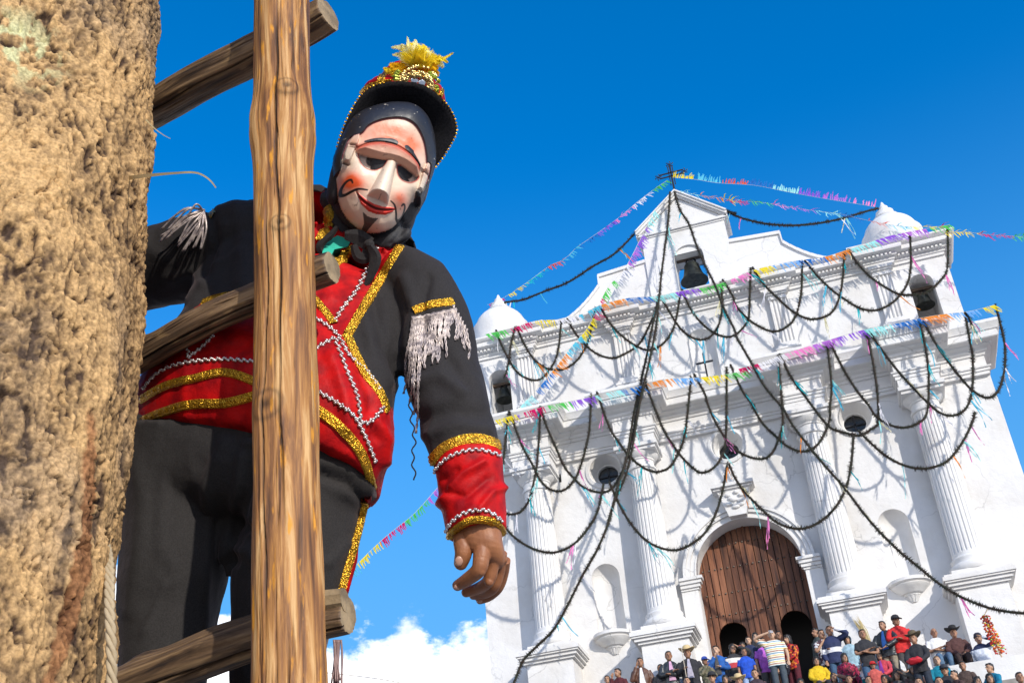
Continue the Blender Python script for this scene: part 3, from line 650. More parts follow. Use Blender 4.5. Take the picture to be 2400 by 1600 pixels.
def bunting(pts, cols, label, flen=.32, mode='down', seglen=.75, step=.03):
    path = resample(catmull(pts, 8), step); base = path[0].copy(); e = empty('paper_bunting', base, label, 'bunting', 'fringed paper bunting')
    k = max(1, int(seglen / step)); ci = 0
    b = MB(); b.tube([q - base for q in resample(path, .3)] + [path[-1] - base], .006, 4); b.obj('string', mat('string', (.6, .58, .5), .8), e)
    for s in range(0, len(path) - 2, k):
        c = cols[ci % len(cols)]; ci += 1; b = MB(); seg = path[s:s + k + 1]; gust = rnd()
        for i in range(len(seg) - 1):
            p, q = seg[i] - base, seg[i + 1] - base
            w0 = Vector((.25 + .4 * gust, -.15, -.95)) if mode == 'down' else Vector((.35, -.1, .9)) if mode == 'up' else Vector((.5 + .8 * (rnd() - .5), -.2, -.5 + (rnd() - .5) * 1.3))
            if rnd() < .3 or vnoise(np.array([s * .31 + i * .12, 5.5, .5])) < .3: continue
            L = flen * .72 * (.2 + .95 * rnd()); hb = w0.normalized() * (.03 + .05 * gust)
            b.add([p, q, q + hb, p + hb], [(0, 1, 2, 3)])
            d = (w0 + Vector((rnd() - .5, rnd() - .5, rnd() - .5)) * .45).normalized(); t = (q - p) * .75
            m_ = p + hb + d * L * .5 + Vector((rnd() - .5, rnd() - .5, rnd() - .5)) * .03; en = p + hb + d * L + Vector((.04, 0, -.05)) * (1 if mode != 'up' else .3)
            b.add([p + hb, p + hb + t * 1.6, m_ + t * 1.4, m_, en, en + t * .8], [(0, 1, 2, 3), (3, 2, 5, 4)])
        b.obj('paper_fringe', paper(c), e)
    return e
CL = ['green', 'white', 'pink', 'purple', 'blue', 'cyan', 'red', 'turq', 'yellow', 'crimson', 'green', 'white', 'purple', 'pink']
bunting(G(S(A, 1120, 175, 1060, 215, 960, 290, 840, 390, 700, 490, 600, 560, 540, 620, 460, 655, 370, 720, 300, 770, 210, 830, 100, 880), lambda t: 33 + .8 * t), CL, 'fringed paper bunting in the sky from roof cross to left dome', .2, 'blow', .75)
bunting(G(S(A, 1150, 160, 1280, 170, 1400, 190) + S(B, 180, 90, 380, 130, 600, 170, 820, 205, 930, 225), lambda t: 33 + .8 * t), ['yellow', 'cyan', 'red', 'blue', 'aqua', 'purple', 'violet', 'pink', 'white', 'green', 'yellow', 'lblue', 'red'], 'upper string of fringed bunting from roof cross to right dome', .28, 'up', .85)
bunting(G(S(A, 1190, 235, 1300, 260, 1420, 275, 1500, 290) + S(B, 0, 185, 180, 190, 350, 215, 540, 245, 700, 265, 850, 300, 1000, 330, 1150, 345, 1340, 340), lambda t: 32.9 - .3 * t), ['aqua', 'orange', 'yellow', 'crimson', 'green', 'pink', 'violet', 'aqua', 'blue', 'red', 'cyan', 'yellow', 'crimson', 'green', 'violet', 'purple', 'blue', 'red', 'purple', 'crimson'], 'lower string of fringed bunting from gable peak across the right dome', .26, 'blow', .75)
bunting(G(S(A, 1050, 340, 1010, 420, 970, 500, 910, 620, 860, 700, 790, 770, 740, 860, 715, 920, 660, 1020, 580, 1110, 520, 1190, 440, 1290, 370, 1370, 300, 1440, 250, 1500), lambda t: 32.6 - 1.0 * t), ['aqua', 'purple', 'violet', 'white', 'green', 'crimson', 'yellow', 'cyan', 'orange', 'blue', 'aqua', 'purple', 'violet', 'pink', 'green', 'crimson', 'yellow', 'orange'], 'diagonal fringed bunting from gable eave down to the left corner', .38, 'down', .8)
bunting(G(S(A, 90, 1045, 240, 1010, 370, 970, 520, 960, 640, 930, 740, 880, 900, 840, 1060, 830, 1200, 800, 1360, 775, 1480, 735, 1560, 700) + S(B, 200, 600, 440, 550, 600, 530, 730, 490, 880, 440, 1000, 400, 1200, 360, 1380, 330), 32.05), ['green', 'crimson', 'yellow', 'white', 'cyan', 'orange', 'blue', 'aqua', 'purple', 'green', 'pink', 'yellow', 'lblue', 'blue', 'orange', 'aqua', 'purple', 'violet', 'green', 'crimson', 'yellow', 'cyan', 'blue', 'orange', 'purple', 'crimson'], 'fringed paper bunting running along the upper cornice', .34, 'down', .8)
bunting(G(S(A, 145, 1530, 290, 1490, 430, 1450, 640, 1410, 800, 1370, 950, 1340, 1100, 1300, 1280, 1290, 1420, 1275, 1560, 1250) + S(B, 60, 1220, 200, 1180, 330, 1130, 460, 1090, 620, 1040, 860, 970, 1020, 940, 1180, 905, 1320, 880, 1500, 860, 1650, 820), 31.40), ['yellow', 'crimson', 'green', 'purple', 'aqua', 'blue', 'orange', 'lblue', 'yellow', 'green', 'crimson', 'white', 'pink', 'violet', 'purple', 'aqua', 'blue', 'orange', 'lblue', 'yellow', 'crimson', 'green', 'pink', 'crimson', 'yellow', 'lblue', 'orange', 'blue', 'aqua'], 'fringed paper bunting running along the main cornice', .36, 'down', .8)
bunting([onY(x / .98, y / .98, 31.2) for x, y in ((1030, 1090), (1000, 1125), (950, 1180), (900, 1220), (860, 1255), (815, 1300), (780, 1335))], ['violet', 'green', 'crimson', 'yellow', 'cyan', 'lblue'], 'fringed paper bunting between the costumed man\'s arm and leg', .27, 'down', .95)
bunting(G(S(B, 1340, 385, 1450, 375, 1600, 390, 1829, 405, 2000, 410), 31.9), ['yellow', 'crimson', 'green', 'white', 'pink'], 'fringed bunting leaving the right tower to the frame edge', .26, 'blow', .95)

# =================================================================== TRUNK AND LADDER
def grid_mesh(name, V, nu, nv, closed_u=True, smooth=True, uv=None):
    idx = np.arange(nu * nv).reshape(nv, nu)
    a = idx[:-1, :]; b_ = np.roll(idx, -1, 1)[:-1, :]; c = np.roll(idx, -1, 1)[1:, :]; d = idx[1:, :]
    if not closed_u: a, b_, c, d = a[:, :-1], b_[:, :-1], c[:, :-1], d[:, :-1]
    F = np.stack([a, b_, c, d], -1).reshape(-1, 4)
    me = bpy.data.meshes.new(name); me.vertices.add(len(V)); me.vertices.foreach_set('co', np.asarray(V, np.float32).ravel())
    me.loops.add(F.size); me.loops.foreach_set('vertex_index', F.ravel().astype(np.int32))
    me.polygons.add(len(F)); me.polygons.foreach_set('loop_start', np.arange(0, F.size, 4, dtype=np.int32)); me.polygons.foreach_set('loop_total', np.full(len(F), 4, np.int32))
    me.polygons.foreach_set('use_smooth', [smooth] * len(F))
    me.update(calc_edges=True)
    if uv is not None:
        l = me.uv_layers.new(name='UV'); l.data.foreach_set('uv', np.asarray(uv, np.float32)[F.ravel()].ravel())
    me.validate(); return me
def logmesh(name, axis, rad, nu=160, ds=.005, amp=1.0, kn=(), seed=0, jag=.0, ecc=.0, grooves=()):
    """a tree limb: wavering round section, long checks and knots"""
    path = resample(catmull(axis, 12), ds); nv = len(path); pts = np.array([list(p) for p in path])
    T_ = np.gradient(pts, axis=0); T_ /= np.linalg.norm(T_, axis=1)[:, None]
    ref = np.array([0.13, -.97, .2]); U = np.cross(T_, ref); U /= np.linalg.norm(U, axis=1)[:, None]; Wv = np.cross(T_, U)
    s = np.arange(nv) * ds; th = np.linspace(0, 2 * np.pi, nu, endpoint=False)
    pd = [toD(q) for q in path]; pyv = np.array([q[1] if q[2] > .3 else 1e9 for q in pd])
    midv = -np.array(fwd); im = nv // 2; thc = math.atan2(midv.dot(Wv[im]), midv.dot(U[im]))
    kn = [(float(s[np.argmin(np.abs(pyv - k[0]))] / s[-1]) if k[0] > 1.5 else k[0], k[1] + (thc if k[0] > 1.5 else 0), k[2], k[3]) for k in kn]; grooves = [(g[0] + thc, g[1]) for g in grooves]
    TH, S_ = np.meshgrid(th, s); r0 = np.interp(s / s[-1], np.linspace(0, 1, len(rad)), rad)[:, None]
    cx, sy = np.cos(TH), np.sin(TH)
    R0 = r0 * (1 + ecc * np.cos(2 * TH + 1))
    n1 = fbm(np.stack([cx * 1.2 + seed, sy * 1.2, S_ * 3.2], -1), 3) - .5
    n2 = fbm(np.stack([cx * 7 + seed, sy * 7, S_ * 6 + 3], -1), 4) - .5
    crack = np.abs(fbm(np.stack([cx * 3.1 + seed * 2, sy * 3.1, S_ * .9 + 9], -1), 3) - .5)
    ck = np.clip(1 - crack / .012, 0, 1)
    R1 = R0 + amp * (n1 * .022 * r0 / .06 + n2 * .0045 - ck * .006)
    dark = 1 - .55 * ck * (amp > .3)
    for ga, gp in grooves:
        g0 = ga + .10 * np.sin(S_ * 2.1 + gp * 9) + .05 * np.sin(S_ * 11 + gp) + .02 * np.sin(S_ * 37); dg_ = np.abs((TH - g0 + np.pi) % (2 * np.pi) - np.pi)
        on = np.clip((fbm(np.stack([S_ * 2.2 + gp * 5, S_ * 0, S_ * 0], -1), 2) - .28 - gp * .25) * 9, 0, 1); R1 = R1 - .007 * np.clip(1 - dg_ / .045, 0, 1) ** .7 * on; dark = dark * (1 - .93 * np.clip(1.25 - dg_ / .040, 0, 1) * on)
    for (ks, ka, kr, kh) in kn:
        dd = ((S_ - ks * s[-1]) / kr) ** 2 + (((TH - ka + np.pi) % (2 * np.pi) - np.pi) * r0 / kr) ** 2
        R1 = R1 + kh * np.exp(-dd) - kh * .5 * np.exp(-dd * 9)
        if kr < .035: dark = dark * (1 - .75 * np.exp(-dd * 7)) * (1 - .45 * np.exp(-((np.sqrt(dd) - .9) / .16) ** 2))
    P3 = pts[:, None, :] + U[:, None, :] * (R1 * cx)[..., None] + Wv[:, None, :] * (R1 * sy)[..., None]
    uv = np.stack([TH / (2 * np.pi) * 1.0, S_], -1)
    me = grid_mesh(name, P3.reshape(-1, 3), nu, nv, True, True, uv.reshape(-1, 2))
    at_ = me.attributes.new('grain', 'FLOAT_VECTOR', 'POINT'); at_.data.foreach_set('vector', np.stack([cx * r0, sy * r0, S_ + seed], -1).reshape(-1).astype(np.float32)); setcol(me, np.repeat(dark.reshape(-1, 1), 3, 1))
    b = bmesh.new(); b.from_mesh(me); b.verts.ensure_lookup_table()
    for row in (0, nv - 1):
        try:
            f = b.faces.new([b.verts[row * nu + i] for i in range(nu)]); f.material_index = 1; f.smooth = False
        except Exception: pass
    bmesh.ops.recalc_face_normals(b, faces=b.faces); b.to_mesh(me); b.free(); return me
def logwood(name, ramp, us=9, vs=1.6, checks=.5):
    m = mat(name, ramp[0], .62, spec=.35); nt = m.node_tree; bs = nt.nodes['Principled BSDF']
    t = nt.nodes.new('ShaderNodeAttribute'); t.attribute_name = 'grain'; ca = nt.nodes.new('ShaderNodeAttribute'); ca.attribute_name = 'Col'; mp_ = nt.nodes.new('ShaderNodeMapping'); mp_.inputs['Scale'].default_value = (62, 62, 4.2); nt.links.new(t.outputs['Vector'], mp_.inputs[0])
    n = nt.nodes.new('ShaderNodeTexNoise'); n.inputs['Scale'].default_value = 1; n.inputs['Detail'].default_value = 9; n.inputs['Roughness'].default_value = .62; n.inputs['Distortion'].default_value = .5; nt.links.new(mp_.outputs[0], n.inputs[0])
    r = nt.nodes.new('ShaderNodeValToRGB'); e = r.color_ramp.elements; e[0].position = .34; e[0].color = (*ramp[3], 1); e[1].position = .64; e[1].color = (*ramp[2], 1)
    q = e.new(.43); q.color = (*ramp[1], 1); q = e.new(.52); q.color = (*ramp[0], 1)
    nt.links.new(n.outputs['Fac'], r.inputs[0])
    m2 = nt.nodes.new('ShaderNodeMapping'); m2.inputs['Scale'].default_value = (75, 75, 14); nt.links.new(t.outputs['Vector'], m2.inputs[0])
    n2 = nt.nodes.new('ShaderNodeTexNoise'); n2.inputs['Scale'].default_value = 1; n2.inputs['Detail'].default_value = 4; nt.links.new(m2.outputs[0], n2.inputs[0])
    r2 = nt.nodes.new('ShaderNodeMapRange'); r2.inputs['From Min'].default_value = .60; r2.inputs['From Max'].default_value = .68; nt.links.new(n2.outputs['Fac'], r2.inputs['Value'])
    x = nt.nodes.new('ShaderNodeMix'); x.data_type = 'RGBA'; x.inputs['B'].default_value = (*ramp[4], 1); nt.links.new(r2.outputs[0], x.inputs['Factor']); nt.links.new(r.outputs[0], x.inputs['A'])
    vm = nt.nodes.new('ShaderNodeVectorMath'); vm.operation = 'MULTIPLY'; nt.links.new(x.outputs['Result'], vm.inputs[0]); nt.links.new(ca.outputs['Color'], vm.inputs[1]); nt.links.new(vm.outputs[0], bs.inputs['Base Color'])
    bp = nt.nodes.new('ShaderNodeBump'); bp.inputs['Strength'].default_value = .7; bp.inputs['Distance'].default_value = .004; nt.links.new(n.outputs['Fac'], bp.inputs['Height']); nt.links.new(bp.outputs[0], bs.inputs['Normal'])
    return m
POLEW = logwood('log_pale', ((.38, .175, .048), (.21, .088, .028), (.60, .36, .15), (.095, .042, .018), (.60, .25, .02)))
RUNGW = logwood('log_grey', ((.145, .088, .048), (.075, .045, .026), (.28, .18, .095), (.022, .015, .012), (.24, .15, .07)))
CUTW = mat('log_end', (.34, .24, .13), .8, noise=(25, .5, 6), bump=[('n', 60, .6, .006)])
lad = empty('ladder', P(665, 1900, 1.62), 'rough wooden pole ladder in front of the costumed man', 'ladder')
def sub_of(par, loc, name, me, mats=(), **k):
    o = link(name, me, par, mats, **k); o.location = -Vector(loc); return o
LL = P(665, 1900, 1.62)
pole_ax = [P(652, 2600, 1.38), P(665, 1900, 1.62), P(666, 1568, 1.75), P(660, 1200, 1.885), P(655, 800, 2.07), P(650, 300, 2.33), P(646, 0, 2.49), P(650, -500, 2.85)]
me = logmesh('rail', pole_ax, [.056, .056, .055, .054, .054, .0545, .054, .052, .052], 260, .0038, .55, ((300, 1.5, .06, .011), (300, -1.5, .06, .011), (245, .35, .022, .012), (555, .1, .018, .010), (560, .1, .05, .004), (960, -.4, .03, .005)), 3, grooves=((.12, .16), (-.38, .35), (.6, .9)))
sub_of(lad, LL, 'rail', me, [POLEW, CUTW])
far_ax = [P(-60, 1900, 2.0), P(-20, 1568, 2.12), P(30, 900, 2.42), P(100, 0, 2.98), P(130, -400, 3.3)]
me = logmesh('rail', far_ax, [.055, .05, .05], 60, .02, .5, (), 5); sub_of(lad, LL, 'rail', me, [POLEW, CUTW])
rungs = [([P(-60, 470, 3.0), P(250, 300, 2.80), P(350, 252, 2.70), P(460, 188, 2.64), P(575, 130, 2.60), P(690, 70, 2.56), P(757, 30, 2.54)], [.044, .044, .045, .049, .052, .052, .048], 1),
         ([P(-60, 960, 2.50), P(230, 862, 2.32), P(300, 832, 2.27), P(400, 775, 2.22), P(500, 722, 2.18), P(600, 680, 2.14), P(700, 636, 2.11), P(766, 612, 2.095)], [.024, .026, .030, .040, .036, .037, .036, .033], 2),
         ([P(-60, 1690, 2.10), P(200, 1600, 2.02), P(300, 1568, 1.98), P(420, 1522, 1.95), P(530, 1480, 1.92), P(660, 1440, 1.885), P(800, 1412, 1.86)], [.034, .036, .038, .044, .045, .040, .032], 7)]
kn = [(), ((.52, 3.6, .03, .012), (.56, 2.2, .028, .008)), ((.5, 3.4, .03, .008),)]
for (ax, rd, sd_), kk, off in zip(rungs, kn, (.05, .09, .065)):
    ax = [Vector(CAM) + (q - Vector(CAM)) * (1 + off / toD(q)[2]) for q in ax]
    me = logmesh('rung', ax, [v * .90 for v in rd], 140, .005, 1.0, kk, sd_, ecc=.13, grooves=((2.0, .1), (.3, .5), (4.2, .3))); sub_of(lad, LL, 'rung', me, [RUNGW, CUTW])
for yy, dd in ((2200, 1.5), (-420, 2.8)):
    me = logmesh('rung', [P(-60, yy + 120, dd + .35), P(300, yy + 60, dd + .15), P(780, yy, dd)], [.04, .045, .04], 40, .02, .7, (), yy); sub_of(lad, LL, 'rung', me, [RUNGW, CUTW])
# second short peg next to the lowest rung end
b = MB(); b.tube([P(745, 1385, 1.93), P(793, 1378, 1.925)], [.026, .024], 9, flat=.8); sub_of(lad, LL, 'wedge', b.mesh('wedge'), [CUTW])
# bark covered trunk
def trunk():
    a0 = np.array(P(-226, 1568, 1.75)); a1 = np.array(P(68, 0, 2.60)); dr = (a1 - a0); L = np.linalg.norm(dr); dr /= L
    ext0, ext1 = 1.6, 9.0
    ref = np.array([0, -1., 0]); U = ref - dr * ref.dot(dr); U /= np.linalg.norm(U); V = np.cross(dr, U)
    loc = Vector(a0 - dr * ext0); e = empty('tree_trunk', loc, 'thick standing tree trunk with mud-brown bark at the left edge', 'tree trunk')
    def sec(name, s0, s1, ds, nu, fine=True):
        s = np.arange(s0, s1 + ds * .5, ds); th = np.linspace(0, 2 * np.pi, nu, endpoint=False); TH, S_ = np.meshgrid(th, s)
        Rr = .285 - .012 * (S_ / L); cx, sy = np.cos(TH), np.sin(TH)
        q = np.stack([cx * .285, sy * .285, S_ * .8], -1)
        w = (fbm(q * 9 + 5, 3) - .5); qq = q + w[..., None] * .05
        big = fbm(q * 5, 3) - .5
        plates = np.abs(fbm(qq * 15 + 3, 3) - .5); ridg = 1 - np.clip(plates / .07, 0, 1)
        med = fbm(qq * 34, 4) - .5; fine_ = fbm(q * np.array([110, 110, 90.]), 3) - .5
        pit = np.clip((fbm(qq * 48 + 7, 2) - .63) * 6, 0, 1)
        mask = np.clip((fbm(q * 5.5 + 20, 3) - .36) * 4, 0, 1)
        qv = q * np.array([1, 1, .45]); fis = 1 - np.clip(np.abs(fbm((qv + w[..., None] * .04) * 26 + 31, 3) - .5) / .035, 0, 1); fis2 = 1 - np.clip(np.abs(fbm((qq + w[..., None] * .05) * 55 + 61, 2) - .5) / .05, 0, 1)
        scale_ = np.floor(fbm(qv * 20 + 11, 2) * 7) / 7
        crum = np.abs(fbm(qv * 30 + 91, 3) - .5); crum2 = np.abs(fbm(qq * np.array([75, 75, 55.]) + 17, 3) - .5)
        mid = fbm(qv * 15 + 51, 4) - .5; grit = fbm(q * 150, 2) - .5
        gate = np.clip((fbm(qq * 24 + 77, 2) - .40) * 6, 0, 1) * (.25 + .75 * mask); fisA = np.clip(1.2 - np.abs(fbm((qv + w[..., None] * .09) * 17 + 31, 3) - .5) / .026, 0, 1) * gate
        fisB = np.clip(1.2 - np.abs(fbm((qq + w[..., None] * .06) * 44 + 61, 2) - .5) / .040, 0, 1) * np.clip((fbm(q * 40 + 5, 2) - .42) * 6, 0, 1)
        pitA = np.clip((fbm(qv * np.array([60, 60, 34.]) + 15, 2) - .70) * 9, 0, 1)
        H = big * .030 + mid * .012 + med * .007 + np.minimum(crum2, .1) * .006 + fine_ * .008 + grit * .0060 - ridg * .005 * mask - fisA * .010 - fisB * .007 + (np.floor(fbm(qv * 13 + 3, 3) * 11) / 11 - .5) * .030
        R1 = Rr + H
        C0 = (a0 + dr * 0)[None, None, :] + dr[None, None, :] * S_[..., None]
        P3 = C0 + U * (R1 * cx)[..., None] + V * (R1 * sy)[..., None] - np.array(loc)
        me = grid_mesh(name, P3.reshape(-1, 3), nu, len(s), True, True)
        # bark colour: dusty ochre over grey-brown with crevice shade painted in, red-brown where it has flaked off, pale lichen
        dust_shade = np.clip(.72 + mid * 1.5 + fine_ * .9 + (fbm(q * 5 + 40, 3) - .5) * .6 - fisA * 1.1 - fisB * .8 - pitA * .5 + grit * 1.1 + med * 1.0, 0, 1)[..., None]
        c = np.array([.060, .036, .024]) * (1 - dust_shade) + np.array([.52, .325, .145]) * dust_shade
        grey = np.clip((fbm(q * 6 + 70, 3) - .55) * 5, 0, 1)[..., None] * .45; c = c * (1 - grey) + np.array([.26, .20, .15]) * grey * (.5 + dust_shade * .6)
        # flaked strip
        at = (TH - 2 * np.pi * 0 + np.pi) % (2 * np.pi) - np.pi
        strip = np.exp(-((at - FL[0] - .10 * np.sin(S_ * 9)) / .07) ** 2) * np.clip(1 - np.abs(S_ - FL[1]) / .45, 0, 1); fl = np.clip((strip * 1.6 + (fbm(q * 22 + 9, 3) - .5) * 1.5 - .55) * 4, 0, 1)[..., None]
        c = c * (1 - fl * .75) + np.array([.20, .075, .030]) * fl * .75 * (.5 + .8 * dust_shade)
        lt = (((at - FL[2]) * .285) ** 2 + (S_ - FL[3]) ** 2) ** .5; li = np.clip((.11 - lt) * 14, 0, 1) * np.clip((fbm(q * 60 + 2, 3) - .47) * 12, 0, 1); li = li[..., None]
        c = c * (1 - li) + np.array([.50, .48, .26]) * li
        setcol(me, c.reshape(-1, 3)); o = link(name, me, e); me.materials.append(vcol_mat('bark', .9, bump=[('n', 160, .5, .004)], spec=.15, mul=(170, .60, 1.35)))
        return o
    # angle of a photo point on the trunk surface
    def ang(px, py, d=1.9):
        o = np.array(CAM); v = np.array(P(px, py, 1)) - o; v /= np.linalg.norm(v)
        best = None
        for t in np.linspace(1.0, 3.2, 1200):
            p = o + v * t; rel = p - a0; s = rel.dot(dr); x, y = rel.dot(U), rel.dot(V)
            if x * x + y * y < .28 ** 2: best = (math.atan2(y, x), s); break
        return best or (0, 0)
    f1 = ang(165, 1300); f2 = ang(45, 95); FL.extend([f1[0], f1[1], f2[0], f2[1]])
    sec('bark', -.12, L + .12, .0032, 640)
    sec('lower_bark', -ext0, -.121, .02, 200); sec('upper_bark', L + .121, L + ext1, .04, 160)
FL = []
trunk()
ROPE = mat('rope_fibre', (.40, .31, .19), .9, bump=[('n', 90, .5, .004)])
b = MB(); c0 = [P(236, 1225, 1.98), P(250, 1290, 1.86), P(252, 1400, 1.76), P(256, 1500, 1.72), P(258, 1620, 1.69), P(262, 1900, 1.60)]
pth = resample(catmull(c0, 12), .004)
for k in range(3):
    b.tube([q + right * (.0042 * math.cos(i * .42 + k * 2.094)) + fwd * (.0042 * math.sin(i * .42 + k * 2.094)) for i, q in enumerate(pth)], .0040, 7)
b.obj('rope', ROPE, None, True, label='twisted pale rope hanging down the trunk\'s lower right side', cat='rope')
STRAW = mat('dry_straw', (.55, .42, .20), .7)
def blade(pts, w, label):
    pth = resample(catmull(pts, 10), .006); v = []; N = len(pth)
    for i, q in enumerate(pth):
        t = (pth[min(i + 1, N - 1)] - pth[max(i - 1, 0)]).normalized(); s = t.cross(fwd).normalized(); ww = w * (1 - .75 * i / N)
        v += [q - s * ww, q + s * ww - fwd * ww * .5, q + fwd * .002]
    f = []
    for i in range(N - 1):
        for a, c in ((0, 1), (1, 2), (2, 0)): f.append((3 * i + a, 3 * i + c, 3 * i + 3 + c, 3 * i + 3 + a))
    m_ = MB(); m_.add(v, f); m_.obj('straw', STRAW, label=label, cat='straw')
blade([P(290, 410, 2.26), P(335, 404, 2.10), P(400, 398, 1.98), P(450, 397, 1.96), P(480, 412, 1.95), P(498, 434, 1.95)], .0042, 'bent yellow straw blade sticking out of the trunk above the man\'s arm')
blade([P(335, 275, 2.15), P(355, 295, 2.13), P(375, 310, 2.12), P(396, 321, 2.11)], .0014, 'thin straw thread below the top rung beside the trunk')

# =================================================================== THE COSTUMED MAN
P0 = P; MD = 1.05
def P(px, py, d): return P0(px, py, d * MD)
MAN = P(560, 1900, 2.0)
man = empty('person', MAN, 'person in red velvet and black costume with painted mask, climbing behind the pole ladder', 'person')
def mpart(name, me, mats=(), par=None, **k):
    if par is None: return sub_of(man, MAN, name, me, mats, **k)
    o = link(name, me, par, mats, **k); o.location = (0, 0, 0); return o
def remesh(b, vox, smooth=2, name='m'):
    me = b.mesh(name); o = bpy.data.objects.new('tmp', me); COL.objects.link(o)
    r = o.modifiers.new('r', 'REMESH'); r.mode = 'VOXEL'; r.voxel_size = vox; r.use_smooth_shade = True
    if smooth: s = o.modifiers.new('s', 'SMOOTH'); s.iterations = smooth; s.factor = .5
    dg = bpy.context.evaluated_depsgraph_get(); out = bpy.data.meshes.new_from_object(o.evaluated_get(dg)); out.name = name
    bpy.data.objects.remove(o); out.materials.clear()
    out.polygons.foreach_set('use_smooth', [True] * len(out.polygons)); return out
def loft(b, secs, n=28, p=2.3, cap=True):
    """secs: (left point, right point, half thickness) -> superellipse sections"""
    v = []; N = len(secs)
    C = [(Vector(q[0]) + Vector(q[1])) / 2 for q in secs]
    for i, (a, c, t, *lf) in enumerate(secs):
        a, c = Vector(a), Vector(c); ax = (c - a) / 2; tg = (C[min(i + 1, N - 1)] - C[max(i - 1, 0)]).normalized()
        dn = tg.cross(ax.normalized()).normalized()
        if lf and lf[0]:
            if dn.dot(fwd) > 0: dn = -dn
            dn = (-fwd + (-down) * (lf[0] / t))
        for k in range(n):
            q = 2 * math.pi * k / n; cc, ss = math.cos(q), math.sin(q)
            v.append(C[i] + ax * (abs(cc) ** (2 / p) * (1 if cc > 0 else -1)) + dn * t * (abs(ss) ** (2 / p) * (1 if ss > 0 else -1)))
    f = [(i * n + k, i * n + (k + 1) % n, (i + 1) * n + (k + 1) % n, (i + 1) * n + k) for i in range(N - 1) for k in range(n)]
    f += [tuple(range(n))[::-1], tuple(range((N - 1) * n, N * n))]
    b.add(v, f)
def spl(secs, n=5):                             # smooth the list of sections
    A_ = catmull([s[0] for s in secs], n); B_ = catmull([s[1] for s in secs], n); Tt = catmull([Vector((s[2], s[3] if len(s) > 3 else 0, 0)) for s in secs], n)
    return [(a, c, t.x, t.y) for a, c, t in zip(A_, B_, Tt)]
def limb(b, st, ratio=.9, n=24, m=5):           # st: (px, py, depth, half-width px[, dirx, diry])
    secs = []
    for i, s in enumerate(st):
        c = P(*s[:3]); hw = s[3] / FD * s[2]
        j0, j1 = max(i - 1, 0), min(i + 1, len(st) - 1); t = (P(*st[j1][:3]) - P(*st[j0][:3])).normalized()
        vd = (c - Vector(CAM)).normalized(); sd_ = vd.cross(t).normalized()
        if sd_.dot(right) < 0: sd_ = -sd_
        secs.append((c - sd_ * hw, c + sd_ * hw, hw * ratio))
    loft(b, spl(secs, m), n, 2.1)
def nv(me):
    a = np.empty(len(me.vertices) * 3, np.float32); me.vertices.foreach_get('co', a)
    n = np.empty(len(me.vertices) * 3, np.float32); me.vertices.foreach_get('normal', n); return a.reshape(-1, 3).astype(float), n.reshape(-1, 3).astype(float)
def pxof(co):
    c = (co - CAM) @ RW; return 1176 + FD * c[:, 0] / c[:, 2], 784 + FD * c[:, 1] / c[:, 2], c[:, 2]
def folds(me, lines, amp0=.0016, fr=26, gain=1.6):
    """cloth folds: lines = (list of photo points, half width px, height m)"""
    co, no = nv(me); x, y, d = pxof(co); h = (fbm(co * fr + 3, 3) - .5) * amp0 * 2 + (fbm(co * 9 + 8, 2) - .5) * amp0 * 5 + (.12 - np.minimum(np.abs(fbm(co * np.array([11, 11, 5.]) + 31, 2) - .5), .12)) * amp0 * 22
    for pl_, w, a in lines:
        best = np.full(len(x), 1e9)
        for (x0, y0), (x1, y1) in zip(pl_, pl_[1:]):
            dx, dy = x1 - x0, y1 - y0; t = np.clip(((x - x0) * dx + (y - y0) * dy) / (dx * dx + dy * dy), 0, 1)
            best = np.minimum(best, np.hypot(x - x0 - t * dx, y - y0 - t * dy))
        h += gain * a * np.exp(-(best / w) ** 2)
    co = co + no * h[:, None]; me.vertices.foreach_set('co', co.astype(np.float32).ravel()); me.update(); return me
def inpoly(x, y, poly):
    r = np.zeros(len(x), bool); n = len(poly)
    for i in range(n):
        x0, y0 = poly[i]; x1, y1 = poly[(i + 1) % n]
        c = ((y0 > y) != (y1 > y)) & (x < (x1 - x0) * (y - y0) / (y1 - y0 + 1e-12) + x0); r ^= c
    return r
BLACK = mat('black_twill', (.026, .023, .023), .85, spec=.25, sheen=.25, noise=(420, .32, 3), bump=[('n', 420, .35, .0012), ('n', 30, .35, .008)])
RED = mat('red_velvet', (.50, .0035, .004), .6, spec=.18, sheen=.0, noise=(28, .45, 5, (.24, .0015, .004)), bump=[('n', 24, .45, .010), ('n', 220, .25, .002)])
GOLD = mat('gold_sequins', (.80, .46, .04), .28, metal=.85, noise=(260, .6, 3, (.40, .17, .01)), bump=[('v', 330, .8, .0025), ('n', 520, .6, .0015)])
SILV = mat('silver_beads', (.78, .74, .72), .25, metal=.7, noise=(220, .4, 2, (.45, .36, .34)))
SKIN = mat('brown_skin', (.31, .122, .050), .5, spec=.4, noise=(38, .35, 6, (.24, .090, .038)), bump=[('n', 90, .35, .002), ('n', 320, .3, .0008)])
TEAL = mat('teal_cloth', (.02, .42, .30), .8)
